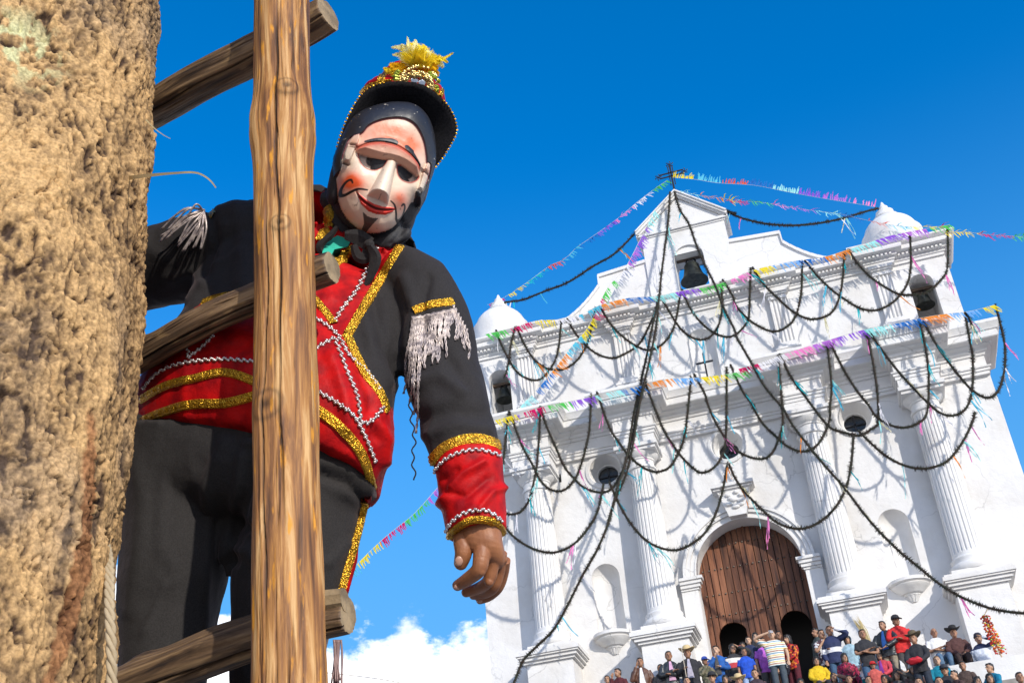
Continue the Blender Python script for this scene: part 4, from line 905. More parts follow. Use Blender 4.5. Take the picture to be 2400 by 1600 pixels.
# --- jacket
jb = MB()
tor = [(P(282, 1040, 2.37), P(868, 1128, 2.13), .15, .105), (P(306, 950, 2.37), P(900, 1015, 2.15), .155, .095), (P(362, 820, 2.38), P(905, 908, 2.20), .145, .07), (P(430, 720, 2.41), P(925, 850, 2.25), .135, .045),
       (P(470, 610, 2.46), P(975, 740, 2.33), .12, .02), (P(520, 505, 2.51), P(990, 655, 2.39), .10, 0), (P(600, 455, 2.54), P(965, 590, 2.44), .075, 0), (P(740, 470, 2.56), P(905, 560, 2.50), .05, 0), (P(780, 450, 2.56), P(890, 540, 2.52), .04, 0)]
loft(jb, spl(tor, 5), 48, 2.25)
limb(jb, [(900, 600, 2.36, 50), (965, 655, 2.32, 72), (1000, 740, 2.27, 82), (1014, 850, 2.22, 93), (1043, 950, 2.16, 90), (1068, 1035, 2.11, 84), (1078, 1075, 2.09, 80)])
limb(jb, [(700, 545, 2.46, 75), (570, 555, 2.48, 100), (480, 585, 2.51, 103), (400, 602, 2.53, 97), (300, 632, 2.55, 93), (200, 655, 2.52, 80), (120, 665, 2.46, 66)])
jm = remesh(jb, .0062, 4, 'jacket')
folds(jm, [([(930, 640), (960, 720), (930, 800)], 14, .006), ([(985, 640), (970, 700), (975, 760)], 10, -.006), ([(860, 690), (880, 790), (920, 870)], 12, -.005), ([(835, 720), (850, 800), (890, 880)], 13, .005),
           ([(1000, 780), (1050, 850), (1070, 880)], 12, -.004), ([(960, 880), (1010, 860), (1060, 900)], 14, .005), ([(970, 960), (1040, 940), (1110, 950)], 16, -.005), ([(980, 1000), (1050, 975), (1120, 985)], 12, .004),
           ([(480, 480), (500, 560), (470, 640)], 12, -.007), ([(440, 690), (490, 620), (520, 520)], 14, .005), ([(400, 640), (440, 620), (470, 650)], 12, .005), ([(330, 560), (380, 600), (370, 680)], 18, .004), ([(540, 480), (560, 560), (550, 650)], 18, .004),
           ([(380, 820), (450, 800), (560, 790)], 16, -.004), ([(760, 820), (790, 900), (800, 980)], 14, .005), ([(820, 830), (850, 900), (860, 1000)], 14, -.006), ([(860, 960), (885, 1010), (880, 1060)], 12, .008), ([(740, 600), (760, 680)], 14, .004)], .0014)
co, no = nv(jm); px_, py_, pd_ = pxof(co)
# flare the hem outward a little so its edge stands off the trousers
fc = np.empty(len(jm.polygons) * 3, np.float32); jm.polygons.foreach_get('center', fc); fx, fy, fd_ = pxof(fc.reshape(-1, 3).astype(float))
redp = [(705, 440), (800, 440), (900, 500), (919, 562), (795, 772), (888, 918), (915, 960), (930, 1300), (150, 1300), (150, 900), (330, 800), (470, 690), (600, 690), (725, 690), (650, 600)]
mi = inpoly(fx, fy, redp).astype(np.int32)
jm.polygons.foreach_set('material_index', mi)
jm.materials.append(BLACK); jm.materials.append(RED)
jacket = mpart('jacket', jm)
def bvh(*mes):
    v = []; f = []
    for me in mes:
        n = len(v); v += [x.co.copy() for x in me.vertices]; f += [tuple(i + n for i in p.vertices) for p in me.polygons]
    return BVHTree.FromPolygons(v, f)
def cast(T_, x, y):
    o = Vector(CAM); d = (P(x, y, 1) - o).normalized(); h = T_.ray_cast(o, d)
    return (h[0], h[1] if h[1].dot(d) < 0 else -h[1]) if h[0] is not None else None
def dense(pl_, step=5):
    q = [Vector((x, y, 0)) for x, y in pl_]; c = resample(catmull(q, 14), step); return [(p.x, p.y) for p in c]
def ribbon(T_, pl_, wpx, name, m_, par, lift=.0035, thick=.003, edge=True):
    pts = dense(pl_); H = []; last = None
    for x, y in pts:
        h = cast(T_, x, y)
        if h is None: 
            if last is not None: H.append(last)
            continue
        if last is not None and (h[0] - last[0]).length > .05: h = (P0(x, y, toD(last[0])[2]), last[1])
        H.append(h); last = h
    if len(H) < 3: return None
    # smooth depth jitter
    for _ in range(3):
        H = [H[0]] + [((H[i - 1][0] + H[i][0] * 2 + H[i + 1][0]) / 4, (H[i - 1][1] + H[i][1] * 2 + H[i + 1][1]).normalized()) for i in range(1, len(H) - 1)] + [H[-1]]
    b = MB(); v = []; N = len(H); K_ = 9
    for i, (p, n) in enumerate(H):
        t = (H[min(i + 1, N - 1)][0] - H[max(i - 1, 0)][0])
        t = t.normalized() if t.length > 1e-6 else Vector((0, 0, 1)); s = n.cross(t).normalized(); w = wpx / FD * toD(p)[2] / 2
        for k in range(K_):
            u = -1 + 2 * k / (K_ - 1); hh = lift + thick * (.55 * (abs(u) > .7) + .8 * (abs(u) < .35) * (.6 + .4 * math.sin(i * 1.9))) + thick * .12 * (rnd() - .5)
            q = p + s * w * u
            g = T_.find_nearest(q, .02)
            if g[0] is not None: q = g[0] * .8 + q * .2
            v.append(q + n * (hh if abs(u) < 1 else -.001))
    b.add(v, [(i * K_ + k, i * K_ + k + 1, (i + 1) * K_ + k + 1, (i + 1) * K_ + k) for i in range(N - 1) for k in range(K_ - 1)])
    return mpart(name, b.mesh(name, True), [m_], par)
def braid(T_, pl_, name='silver_braid', r=5.2, par=None):
    pts = dense(pl_, 7.5); b = MB()
    for i, (x, y) in enumerate(pts):
        h = cast(T_, x, y)
        if h is None: continue
        rr = r / FD * toD(h[0])[2]; s = (1 if i % 2 else -1)
        t = Vector((0, 0, 1)).cross(h[1]).normalized(); 
        for k in (-1, 1):
            b.ell(h[0] + h[1] * rr * .5 + t * (rr * .45 * k * s) + Vector((0, 0, rr * .45 * k)), rr * .8, rr * .8, rr * .62, 8, 5)
    return mpart(name, b.mesh(name, True), [SILV], par, kind='stuff')
# --- trousers
tb = MB()
loft(tb, spl([(P(360, 850, 2.38), P(860, 930, 2.20), .10), (P(315, 930, 2.37), P(866, 1010, 2.16), .118), (P(284, 1010, 2.34), P(852, 1100, 2.12), .125), (P(276, 1100, 2.32), P(850, 1150, 2.12), .12), (P(340, 1185, 2.27), P(790, 1200, 2.16), .06), (P(420, 1215, 2.26), P(720, 1225, 2.18), .02)], 4), 44, 2.2)
limb(tb, [(440, 1000, 2.27, 150), (412, 1150, 2.23, 140), (400, 1300, 2.17, 132), (386, 1400, 2.14, 120), (379, 1500, 2.10, 112), (372, 1620, 2.05, 98), (365, 1800, 1.99, 85), (362, 2060, 1.92, 70)], .95)
limb(tb, [(690, 1030, 2.18, 165), (692, 1150, 2.15, 148), (680, 1250, 2.12, 146), (662, 1340, 2.09, 140), (645, 1440, 2.06, 122), (632, 1560, 2.02, 108), (625, 1800, 1.95, 88), (622, 2060, 1.88, 72)], .95)
limb(tb, [(530, 1150, 2.22, 40), (532, 1210, 2.17, 40), (530, 1262, 2.13, 24), (524, 1325, 2.12, 9)], .9)
for q_3 in ((398, 1340, 2.16, 132), (660, 1350, 2.09, 140)): pass
tm_ = remesh(tb, .0068, 3, 'trousers')
folds(tm_, [([(520, 1020), (480, 1100), (470, 1300), (465, 1450)], 16, .006), ([(585, 1040), (560, 1150), (535, 1290)], 12, -.007), ([(560, 1050), (545, 1130), (515, 1280)], 12, .006), ([(560, 1210), (600, 1180), (640, 1175)], 10, -.006),
            ([(740, 1090), (800, 1110), (845, 1160)], 10, -.007), ([(740, 1060), (800, 1075), (850, 1120)], 12, .005), ([(540, 1260), (570, 1270), (600, 1300)], 12, .006), ([(530, 1180), (570, 1230), (640, 1240)], 12, -.005), ([(300, 1030), (330, 1150), (300, 1400)], 20, .004), ([(330, 1450), (360, 1390), (380, 1340)], 9, .003), ([(700, 1300), (760, 1290), (800, 1250)], 12, .004)], .0014)
trous = mpart('trousers', tm_, [mat('charcoal_twill', (.030, .027, .026), .85, spec=.25, sheen=.45, noise=(420, .35, 3), bump=[('n', 420, .35, .0012), ('n', 30, .35, .008)])])
# --- cuff of red velvet
cb_ = MB(); limb(cb_, [(1074, 1052, 2.10, 83), (1078, 1075, 2.09, 81), (1084, 1130, 2.07, 78), (1090, 1180, 2.05, 76), (1094, 1222, 2.03, 72)], .95, 36, 6)
cm = remesh(cb_, .0036, 2, 'cuff')
folds(cm, [([(1010, 1160), (1060, 1090), (1110, 1060)], 9, .006), ([(1030, 1130), (1070, 1140), (1120, 1100)], 9, -.004), ([(1100, 1170), (1130, 1130), (1155, 1120)], 8, .005), ([(1020, 1100), (1050, 1080)], 9, -.004), ([(1060, 1190), (1090, 1160)], 8, .003)], .001)
cuff = mpart('cuff', cm, [RED])
# --- hand
def hand():
    b = MB()
    def fing(pts, rs): b.tube(catmull([P(*p) for p in pts], 6), [float(np.interp(i / (6 * (len(pts) - 1)), np.linspace(0, 1, len(rs)), rs)) for i in range(6 * (len(pts) - 1) + 1)], 14); e = P(*pts[-1]); b.ell(e, rs[-1], rs[-1], rs[-1], 14, 8)
    def px(cx, cy, d): return (980 + .2751 * cx, 980 + .2751 * cy, d)
    loft(b, spl([(P(*px(265, 740, 2.05)), P(*px(618, 760, 2.03)), .030), (P(*px(255, 860, 2.04)), P(*px(625, 900, 2.02)), .030), (P(*px(285, 950, 2.03)), P(*px(640, 1010, 2.01)), .027), (P(*px(385, 1010, 2.02)), P(*px(655, 1110, 2.02)), .021), (P(*px(440, 1060, 2.02)), P(*px(640, 1160, 2.03)), .016)], 4), 30, 2.3)
    fing([px(300, 870, 2.035), px(300, 960, 2.02), px(307, 1050, 2.01), px(285, 1135, 2.01)], [.0185, .0165, .0155, .0125])
    fing([px(470, 960, 2.015), px(456, 1100, 1.995), px(432, 1195, 1.99), px(335, 1275, 2.005), px(258, 1322, 2.02)], [.0175, .0148, .0135, .0118, .0096])
    fing([px(560, 1000, 2.015), px(548, 1160, 2.015), px(515, 1285, 2.015), px(425, 1348, 2.035), px(330, 1380, 2.05)], [.0145, .0118, .0112, .0102, .0088])
    fing([px(612, 1050, 2.025), px(603, 1200, 2.035), px(562, 1335, 2.04), px(480, 1392, 2.06), px(390, 1405, 2.08)], [.0132, .0105, .0100, .0090, .008])
    fing([px(648, 1110, 2.035), px(642, 1220, 2.05), px(602, 1340, 2.06), px(525, 1415, 2.07), px(445, 1446, 2.075)], [.0115, .0092, .0088, .0080, .0072])
    for x, y, r, dd in ((535, 985, .009, 2.008), (606, 1040, .009, 2.013), (640, 1105, .008, 2.025), (448, 1200, .010, 1.986), (520, 1292, .0085, 2.008)): b.ell(P(*px(x, y, dd)), r, r, r, 10, 7)
    me = remesh(b, .0015, 1, 'hand')
    nails = []
    for x, y, d, s, ang in ((270, 1120, 1.997, 1.2, 0.2), (258, 1332, 2.010, .9, 1.2), (445, 1452, 2.067, .6, 1.3)):
        c = P(*px(x, y, d)); u = right * math.cos(ang) + down * math.sin(ang); w = -right * math.sin(ang) + down * math.cos(ang)
        n_ = MB(); n_.ell(c, .0062 * s, .0078 * s, .003, 12, 6, axes=(u, w, -fwd)); nails.append(n_)
    return me, nails
hm, nails = hand()
body = mpart('hand', hm, [SKIN]); [mpart('fingernail', n_.mesh('fingernail', True), [mat('nail', (.46, .25, .17), .35)], body) for n_ in nails]
# the other hand, gripping the rail behind the trunk
b = MB(); c = P(60, 690, 2.42); b.ell(c, .035, .045, .03, 14, 9)
for k in range(4): b.tube(catmull([c + right * .0 + Vector((0, 0, .03 - .02 * k)), c + right * -.045 + Vector((0, 0, .032 - .021 * k)) - fwd * .02, c + right * -.075 + Vector((0, 0, .03 - .02 * k)) + fwd * .02], 5), .009, 10)
b.tube([c, c + right * -.02 + Vector((0, 0, .06)), c + right * -.05 + Vector((0, 0, .07))], .011, 10)
mpart('hand', remesh(b, .004, 2, 'hand'), [SKIN])
for ex, ey, dd in ((362, 2090, 1.90), (622, 2090, 1.86)):
    b = MB(); c = P(ex, ey, dd); b.ell(c + Vector((0, .0, -.02)), .05, .06, .05, 16, 10); b.ell(c + Vector((.02, -.10, -.045)), .045, .10, .035, 16, 10); mpart('shoe', remesh(b, .008, 2, 'shoe'), [mat('shoe_leather', (.03, .02, .018), .4)])
# --- trims
TJ = bvh(jm); TT = bvh(tm_); TC = bvh(cm)
for pl_, w in (([(919, 566), (860, 664), (797, 770)], 24), ([(796, 768), (835, 850), (872, 900), (890, 945)], 24), ([(700, 925), (735, 945), (785, 985), (832, 1045), (856, 1122)], 26), ([(292, 992), (340, 960), (430, 930), (520, 925), (600, 905), (650, 905)], 24),
               ([(325, 918), (380, 886), (450, 868), (520, 855), (600, 882), (640, 900)], 22), ([(465, 697), (495, 686), (530, 679)], 24), ([(690, 668), (725, 690), (768, 745)], 20), ([(758, 615), (785, 592), (815, 570)], 26),
               ([(470, 478), (484, 488), (492, 500)], 26), ([(948, 714), (990, 700), (1042, 693)], 22)):
    ribbon(TJ, pl_, w, 'gold_trim', GOLD, jacket)
TJC = bvh(jm, cm)
ribbon(TJC, [(990, 1062), (1020, 1030), (1060, 1012), (1105, 1010), (1154, 1028)], 28, 'gold_trim', GOLD, cuff, .006)
ribbon(TC, [(1020, 1262), (1035, 1225), (1070, 1198), (1110, 1192), (1140, 1202), (1158, 1228)], 22, 'gold_trim', GOLD, cuff)
for pl_ in ([(866, 568), (822, 662), (785, 712), (768, 742)], [(700, 722), (735, 738), (775, 770), (800, 815), (840, 850), (872, 895)], [(700, 815), (735, 795), (770, 776)], [(770, 780), (795, 850), (820, 910), (830, 968), (860, 960), (882, 930)],
            [(700, 885), (740, 905), (790, 935), (825, 975), (862, 1060)], [(332, 892), (360, 860), (400, 840), (450, 830), (520, 826), (590, 832)], [(434, 822), (462, 800), (492, 770)], [(430, 790), (436, 822)]): braid(TJ, pl_, par=jacket)
braid(TC, [(996, 1088), (1020, 1058), (1060, 1038), (1105, 1034), (1152, 1048)], par=cuff); braid(TC, [(1018, 1232), (1040, 1198), (1075, 1175), (1115, 1172), (1155, 1198)], par=cuff)
RB = MB()
ribbon(TT, [(846, 1140), (828, 1230), (800, 1330), (782, 1400), (765, 1500), (755, 1600)], 16, 'red_piping', RED, trous, .004, .004)
ribbon(TT, [(836, 1142), (815, 1230), (788, 1325), (768, 1400)], 13, 'gold_trim', GOLD, trous, .009, .004)
# --- fringes on the sleeves
def strand(b, x, y, L, dx, T_, d0=None, r=.0016, wob=4):
    h = cast(T_, x, y); 
    if h is None: return
    d = toD(h[0])[2] - .012; n = max(5, int(L / 6)); ph = rnd() * 6; pts = []
    for i in range(n + 1):
        t = i / n; xx = x + dx * t + wob * math.sin(ph + t * 7) * t; yy = y + L * t; hh = cast(T_, xx, yy); dd = d
        if hh is not None: dd = min(d + .03, toD(hh[0])[2] - .006)
        else: dd = d
        d = d * .5 + dd * .5; pts.append(P0(xx, yy, d))
    for k in (0, 1): b.tube([q + right * (.0016 * math.cos(i * 1.3 + k * 3.14)) for i, q in enumerate(pts)], r * .8, 5)
b = MB()
for i in range(34):
    t = i / 33; x = 950 + 96 * t; y = 726 - 20 * t + 3 * rnd()
    L = (85 + 60 * rnd()) if .12 < t < .8 else (130 + 60 * rnd()) if t <= .12 else 50 + 30 * rnd()
    strand(b, x, y, L * .9, (-14 + 10 * rnd()) if t < .5 else (-30 * t + 26 * rnd()), TJ)
for i in range(9): strand(b, 948 + 3 * i, 726, 150 + 18 * i * rnd(), -14 - 10 * rnd(), TJ)
for i in range(7): strand(b, 1042 + 5 * i, 700 + 9 * i, 60 + 22 * rnd(), 8, TJ)
fr = mat('silver_fringe', (.56, .47, .42), .4, metal=.35, noise=(90, .5, 3, (.22, .18, .18)))
mpart('fringe', b.mesh('fringe', True), [fr], jacket, kind='stuff')
b = MB(); pts = [P(940, 905, 2.14), P(945, 960, 2.13), P(952, 1010, 2.12), P(948, 1050, 2.11), P(954, 1105, 2.10)]; pp = resample(catmull(pts, 10), .004)
b.tube([q + right * .003 * math.sin(i * .9) for i, q in enumerate(pp)], .0015, 5); mpart('loose_thread', b.mesh('loose_thread', True), [BLACK], jacket)
b = MB()
for i in range(24):
    t = rnd(); x, y = 470 - 8 * t, 482 + 12 * t; side = i < 11; tx, ty = (360 + 70 * rnd(), 500 + 60 * rnd()) if side else (400 + 62 * rnd(), 540 + 42 * rnd())
    h = cast(TJ, 478, 500); d = toD(h[0])[2] - .02
    m1 = ((x + tx) / 2 + 10 * rnd(), (y + ty) / 2 - (22 if side else 0) * rnd() - 4)
    b.tube(catmull([P0(x, y, d), P0(*m1, d - .02), P0(tx, ty, d - .02)], 6), .0022, 5)
mpart('fringe', b.mesh('fringe', True), [fr], jacket, kind='stuff')
b = MB()
for i in range(16):
    x = 764 + 22 * rnd(); b.tube(catmull([P(x, 1468, 1.93), P(x + 4 - 8 * rnd(), 1510, 1.92), P(x - 8 + 14 * rnd(), 1560 + 40 * rnd(), 1.90)], 5), .0016, 5)
mpart('fringe', b.mesh('fringe', True), [mat('bead_fringe', (.25, .16, .15), .5, metal=.3)], trous, kind='stuff')
# --- head: black hood, kerchief, collar
f_ = Vector((.27, -.17, -.948)).normalized()
def cam2w(v): return Vector(RW @ np.array(v))
u0 = Vector((.255, -.967, 0)); eu = (u0 - f_ * u0.dot(f_)).normalized(); ex_ = eu.cross(f_).normalized()
if ex_.x < 0: ex_ = -ex_
FX, FY, FZ = cam2w(ex_), cam2w(eu), cam2w(f_)
HC = P(884, 404, 2.37)                          # centre of the face, at the mask's rim plane
def hl(x, y, z): return HC + FX * x + FY * y + FZ * z
def c1(cx, cy): return (686 + .3375 * cx, 58.8 + .3375 * cy)
def loc(px, py, z):                             # local x,y of a photo point lying at local height z
    o = Vector(CAM); d = (P(px, py, 1) - o).normalized(); p0 = HC + FZ * z; t = (p0 - o).dot(FZ) / d.dot(FZ); q = o + d * t - HC
    return q.dot(FX), q.dot(FY)
HOOD = mat('black_hood', (.018, .018, .022), .7, sheen=.2, bump=[('n', 40, .5, .006), ('n', 300, .3, .001)])
b = MB(); b.ell(hl(0, .015, -.055), .098, .135, .105, 32, 20, axes=(FX, FY, FZ))
loft(b, spl([(P(762, 380, 2.47), P(940, 440, 2.45), .06), (P(765, 450, 2.46), P(955, 490, 2.44), .065), (P(745, 500, 2.46), P(930, 545, 2.43), .06), (P(735, 545, 2.47), P(915, 580, 2.44), .055)], 4), 32, 2.2)
b.ell(P(752, 462, 2.44), .018, .022, .02, 12, 8); b.ell(P(915, 540, 2.38), .03, .015, .02, 12, 8); b.ell(P(890, 550, 2.37), .03, .014, .02, 12, 8)
b.ell(hl(-.088, -.02, -.03), .02, .06, .03, 14, 9, axes=(FX, FY, FZ))
hoodm = remesh(b, .0045, 3, 'hood'); folds(hoodm, [([(760, 500), (800, 545), (860, 560)], 8, .005), ([(900, 480), (930, 520), (900, 560)], 7, -.004)], .002); head = mpart('hood', hoodm, [HOOD]); TJH = bvh(jm, hoodm); ribbon(TJH, [(750, 476), (756, 500), (748, 530), (736, 556)], 30, 'gold_trim', GOLD, jacket, .006, .003)
b = MB()
def cloth(pts, ws, d): 
    p = catmull([P(x, y, d) for x, y in pts], 6); n = len(p); w = np.interp(np.linspace(0, 1, n), np.linspace(0, 1, len(ws)), ws); v = []
    for i, q in enumerate(p):
        t = (p[min(i + 1, n - 1)] - p[max(i - 1, 0)]).normalized(); s = t.cross(fwd).normalized() * (w[i] / FD * d)
        v += [q - s, q - fwd * .0035 + s * .3, q + s, q + fwd * .001]
    b.add(v, [(4 * i + a, 4 * i + (a + 1) % 4, 4 * i + 4 + (a + 1) % 4, 4 * i + 4 + a) for i in range(n - 1) for a in range(4)] + [(3, 2, 1, 0), tuple(range(4 * n - 4, 4 * n))])
cloth([(792, 540), (822, 545), (850, 562)], [10, 20, 18], 2.33); cloth([(850, 562), (842, 590), (822, 588), (812, 562)], [16, 15, 13, 8], 2.325); cloth([(850, 565), (864, 592), (852, 632), (828, 676)], [8, 13, 10, 2], 2.29)
cloth([(848, 565), (856, 600), (838, 640)], [6, 8, 4], 2.315); cloth([(775, 520), (755, 545), (730, 560)], [5, 9, 4], 2.35); cloth([(760, 540), (735, 565), (742, 585)], [5, 10, 6], 2.34)
b.ell(P(848, 562, 2.325), .011, .011, .011, 10, 7)
mpart('kerchief_bow', b.mesh('kerchief_bow', False), [BLACK], head)
b = MB(); pts = [(738, 600), (748, 560), (776, 545), (806, 556), (800, 570), (770, 590), (748, 612)]
H = []
for x, y in pts:
    h = cast(TJ, x, y); H.append((h[0] + h[1] * .006) if h else P(x, y, 2.35))
c = sum(H, Vector()) / len(H) - fwd * .004; b.add([c] + H + [q + fwd * .01 for q in H], [(0, 1 + i, 1 + (i + 1) % len(H)) for i in range(len(H))] + [(1 + i, 1 + (i + 1) % len(H), 1 + len(H) + (i + 1) % len(H), 1 + len(H) + i) for i in range(len(H))])
mpart('shirt', b.mesh('shirt'), [TEAL])
# --- carved and painted mask
def mask():
    out = [c1(*p) for p in [(238, 1030), (232, 950), (245, 870), (290, 760), (345, 650), (420, 585), (510, 548), (600, 527), (680, 523), (760, 533), (830, 570), (885, 635), (915, 710), (932, 800), (936, 900), (925, 985), (900, 1060), (872, 1130), (830, 1236), (775, 1222), (728, 1275), (680, 1335), (620, 1385), (520, 1412), (440, 1392), (380, 1355), (325, 1300), (292, 1240), (272, 1180), (262, 1100), (252, 1038)]]
    outl = [loc(x, y, 0.0) for x, y in out]
    ol = [Vector((x, y, 0)) for x, y in outl]; ol = catmull(ol + [ol[0]], 5)[:-1]; OP = [(p.x, p.y) for p in ol]
    xs_ = np.arange(-.115, .116, .0009); ys_ = np.arange(-.15, .165, .0009); X, Y = np.meshgrid(xs_, ys_); sh = X.shape; x = X.ravel(); y = Y.ravel()
    ins = inpoly(x, y, OP)
    def dist(poly, closed=False):
        best = np.full(len(x), 9.); n = len(poly)
        for i in range(n if closed else n - 1):
            x0, y0 = poly[i]; x1, y1 = poly[(i + 1) % n]; dx, dy = x1 - x0, y1 - y0; t = np.clip(((x - x0) * dx + (y - y0) * dy) / (dx * dx + dy * dy + 1e-12), 0, 1)
            best = np.minimum(best, np.hypot(x - x0 - t * dx, y - y0 - t * dy))
        return best
    d = dist(OP, True); d[~ins] = 0
    RR = .085; z = .066 * np.sqrt(np.clip(1 - (1 - np.clip(d / RR, 0, 1)) ** 2.2, 0, 1)) - .012
    for _ in range(40):                          # relax the ridge of the distance field
        Z = z.reshape(sh); Zs = Z.copy(); Zs[1:-1, 1:-1] = (Z[:-2, 1:-1] + Z[2:, 1:-1] + Z[1:-1, :-2] + Z[1:-1, 2:]) / 4; z = np.where(d > .012, Zs.ravel(), z)
    def L(pts, zz=.052): return [loc(*c1(*p), zz) for p in pts]
    def sm(poly, n=5): q = catmull([Vector((a, c, 0)) for a, c in poly], n); return [(p.x, p.y) for p in q]
    def poly(pts, zz=.052, r=True): 
        q = [Vector((a, c, 0)) for a, c in L(pts, zz)]; q = catmull(q + [q[0]], 4)[:-1] if r else q; return [(p.x, p.y) for p in q]
    def gauss(pt, s, zz=.052): a, c = loc(*c1(*pt), zz); return np.exp(-((x - a) ** 2 + (y - c) ** 2) / s ** 2)
    skin = poly([(256, 1040), (296, 960), (300, 900), (325, 820), (355, 765), (425, 748), (470, 700), (540, 668), (620, 653), (700, 656), (770, 690), (815, 745), (845, 815), (862, 900), (868, 940), (898, 945), (890, 1020), (862, 1090), (835, 1130), (800, 1122), (790, 1200), (728, 1290), (640, 1420), (520, 1460), (400, 1420), (300, 1310), (230, 1180)], .035)
    ISK = inpoly(x, y, skin); dsk = dist(skin, True)
    hair = (~ISK)
    z = z + np.where(hair, .006 * np.clip(dsk / .003, 0, 1), 0) * (d > .001)
    # brow shelf: thick lid over the sockets with a sharp lower edge
    lid = poly([(408, 815), (470, 790), (560, 785), (660, 805), (740, 850), (800, 900), (832, 940), (828, 1003), (780, 985), (700, 940), (620, 915), (560, 905), (480, 880), (400, 845)], .06)
    IL = inpoly(x, y, lid); dl = dist(lid, True); z = z + np.where(IL, .016 * np.clip(dl / .010, 0, 1) ** .7, .010 * np.exp(-(dl / .012) ** 2) * (y > loc(*c1(600, 860), .05)[1] - .01) * .6)
    # eye sockets and eyeballs
    eyes = [poly([(405, 850), (440, 862), (500, 885), (560, 898), (596, 915), (580, 955), (545, 980), (505, 990), (460, 975), (425, 940), (408, 895)], .045), poly([(668, 955), (720, 960), (770, 985), (822, 1012), (812, 1040), (775, 1062), (735, 1062), (695, 1045), (670, 1005)], .045)]
    col = np.tile(np.array([.72, .585, .455]), (len(x), 1))
    def mixc(c, w): 
        nonlocal col; w = np.clip(w, 0, 1)[:, None]; col = col * (1 - w) + np.array(c) * w
    for e in eyes:
        I = inpoly(x, y, e) & ~IL; de = dist(e, True); z = z - np.where(I, .009 * np.clip(de / .004, 0, 1), 0) - .003 * np.exp(-(de / .008) ** 2) * (~IL)
    # nose, from the brow down to a square tip with a flat underside
    na = np.array(loc(*c1(640, 905), .055)); nb = np.array(loc(*c1(558, 1150), .085)); ax = nb - na; ln = np.linalg.norm(ax); ax /= ln; pr = np.array([-ax[1], ax[0]])
    s = ((x - na[0]) * ax[0] + (y - na[1]) * ax[1]) / ln; t = (x - na[0]) * pr[0] + (y - na[1]) * pr[1]
    hw = .0068 + .0078 * np.clip(s, 0, 1) ** 1.3; hgt = .008 + .036 * np.clip(s, 0, 1) ** 1.15; prof = np.clip(1 - (np.abs(t) / (hw * 1.55)) ** 2.6, 0, 1) ** .75
    end = np.clip((1.0 - s) / .085, 0, 1) ** .55 * np.clip((s + .12) / .2, 0, 1); z = z + hgt * prof * end * (s < 1.0) * (~IL)
    for p, r in (((560, 1120), .013), ((500, 1110), .009), ((628, 1140), .009)): pass
    # cheeks, lips, chin
    z = z + .010 * gauss((380, 1040), .024) + .010 * gauss((700, 1160), .022) + .007 * gauss((545, 1370), .02, .03)
    mouth = sm(L([(398, 1118), (420, 1165), (460, 1205), (520, 1240), (580, 1250), (630, 1245), (668, 1232)])); dm = dist(mouth)
    up_ = sm(L([(400, 1118), (440, 1150), (500, 1200), (560, 1225), (620, 1228), (668, 1232)])); lo = sm(L([(398, 1122), (425, 1195), (475, 1245), (530, 1268), (590, 1272), (640, 1256), (668, 1234)]))
    lipp = L([(398, 1116), (425, 1145), (470, 1182), (520, 1212), (575, 1225), (625, 1226), (672, 1228), (650, 1252), (600, 1274), (535, 1272), (480, 1250), (430, 1200)]); IP = inpoly(x, y, [tuple(q) for q in lipp]); 
    z = z + np.where(IP, .004, 0) * np.clip(dist(lipp, True) / .002, 0, 1) - .004 * np.exp(-(dm / .0015) ** 2)
    # ears
    for e in ([(300, 930), (302, 880), (330, 800), (365, 755), (412, 750), (405, 800), (375, 870), (350, 930), (335, 945)], [(868, 938), (898, 950), (892, 1010), (868, 1075), (845, 1128), (805, 1118), (822, 1060), (838, 1000)]):
        q = poly(e, .03, False); I = inpoly(x, y, q); z = z + np.where(I, .012 * np.clip(dist(q, True) / .003, 0, 1), 0)
        c = np.mean(np.array(q), 0); mixc((.55, .20, .10), np.where(I, np.exp(-((x - c[0]) ** 2 + (y - c[1] - .012) ** 2) / .010 ** 2) * .6, 0))
    for p0, p1 in (((350, 815), (390, 835)), ((850, 995), (885, 1010)), ((312, 925), (340, 945))):
        dd = dist([loc(*c1(*p0), .04), loc(*c1(*p1), .04)]); z = z - .005 * np.exp(-(dd / .003) ** 2); mixc((.05, .03, .03), np.exp(-(dd / .0022) ** 2) * .9)
    # paint
    n1 = fbm(np.stack([x * 60, y * 60, x * 0], -1), 4) - .5
    mixc((.66, .16, .065), (1.05 * gauss((610, 740), .030) + .5 * gauss((480, 745), .03) + .75 * gauss((760, 800), .026) + .3 * gauss((760, 880), .03)) * (1 + n1))
    mixc((.80, .11, .03), (1.0 * gauss((352, 1045), .020) + .75 * gauss((700, 1185), .020) + .4 * gauss((420, 1090), .018)) * (1 + n1)); mixc((.62, .22, .10), .45 * gauss((500, 1390), .03, .03) + .4 * gauss((330, 1290), .02, .02))
    lidc = dist(sm(L([(415, 808), (520, 800), (620, 812), (700, 840), (780, 890), (826, 945)], .06))); mixc((.36, .045, .02), np.exp(-(lidc / .0045) ** 2) * .9); mixc((.52, .24, .15), np.where(IL, .75, 0)); mixc((.50, .06, .03), np.where(IL, np.exp(-((lidc - .003) / .006) ** 2) * .8, 0))
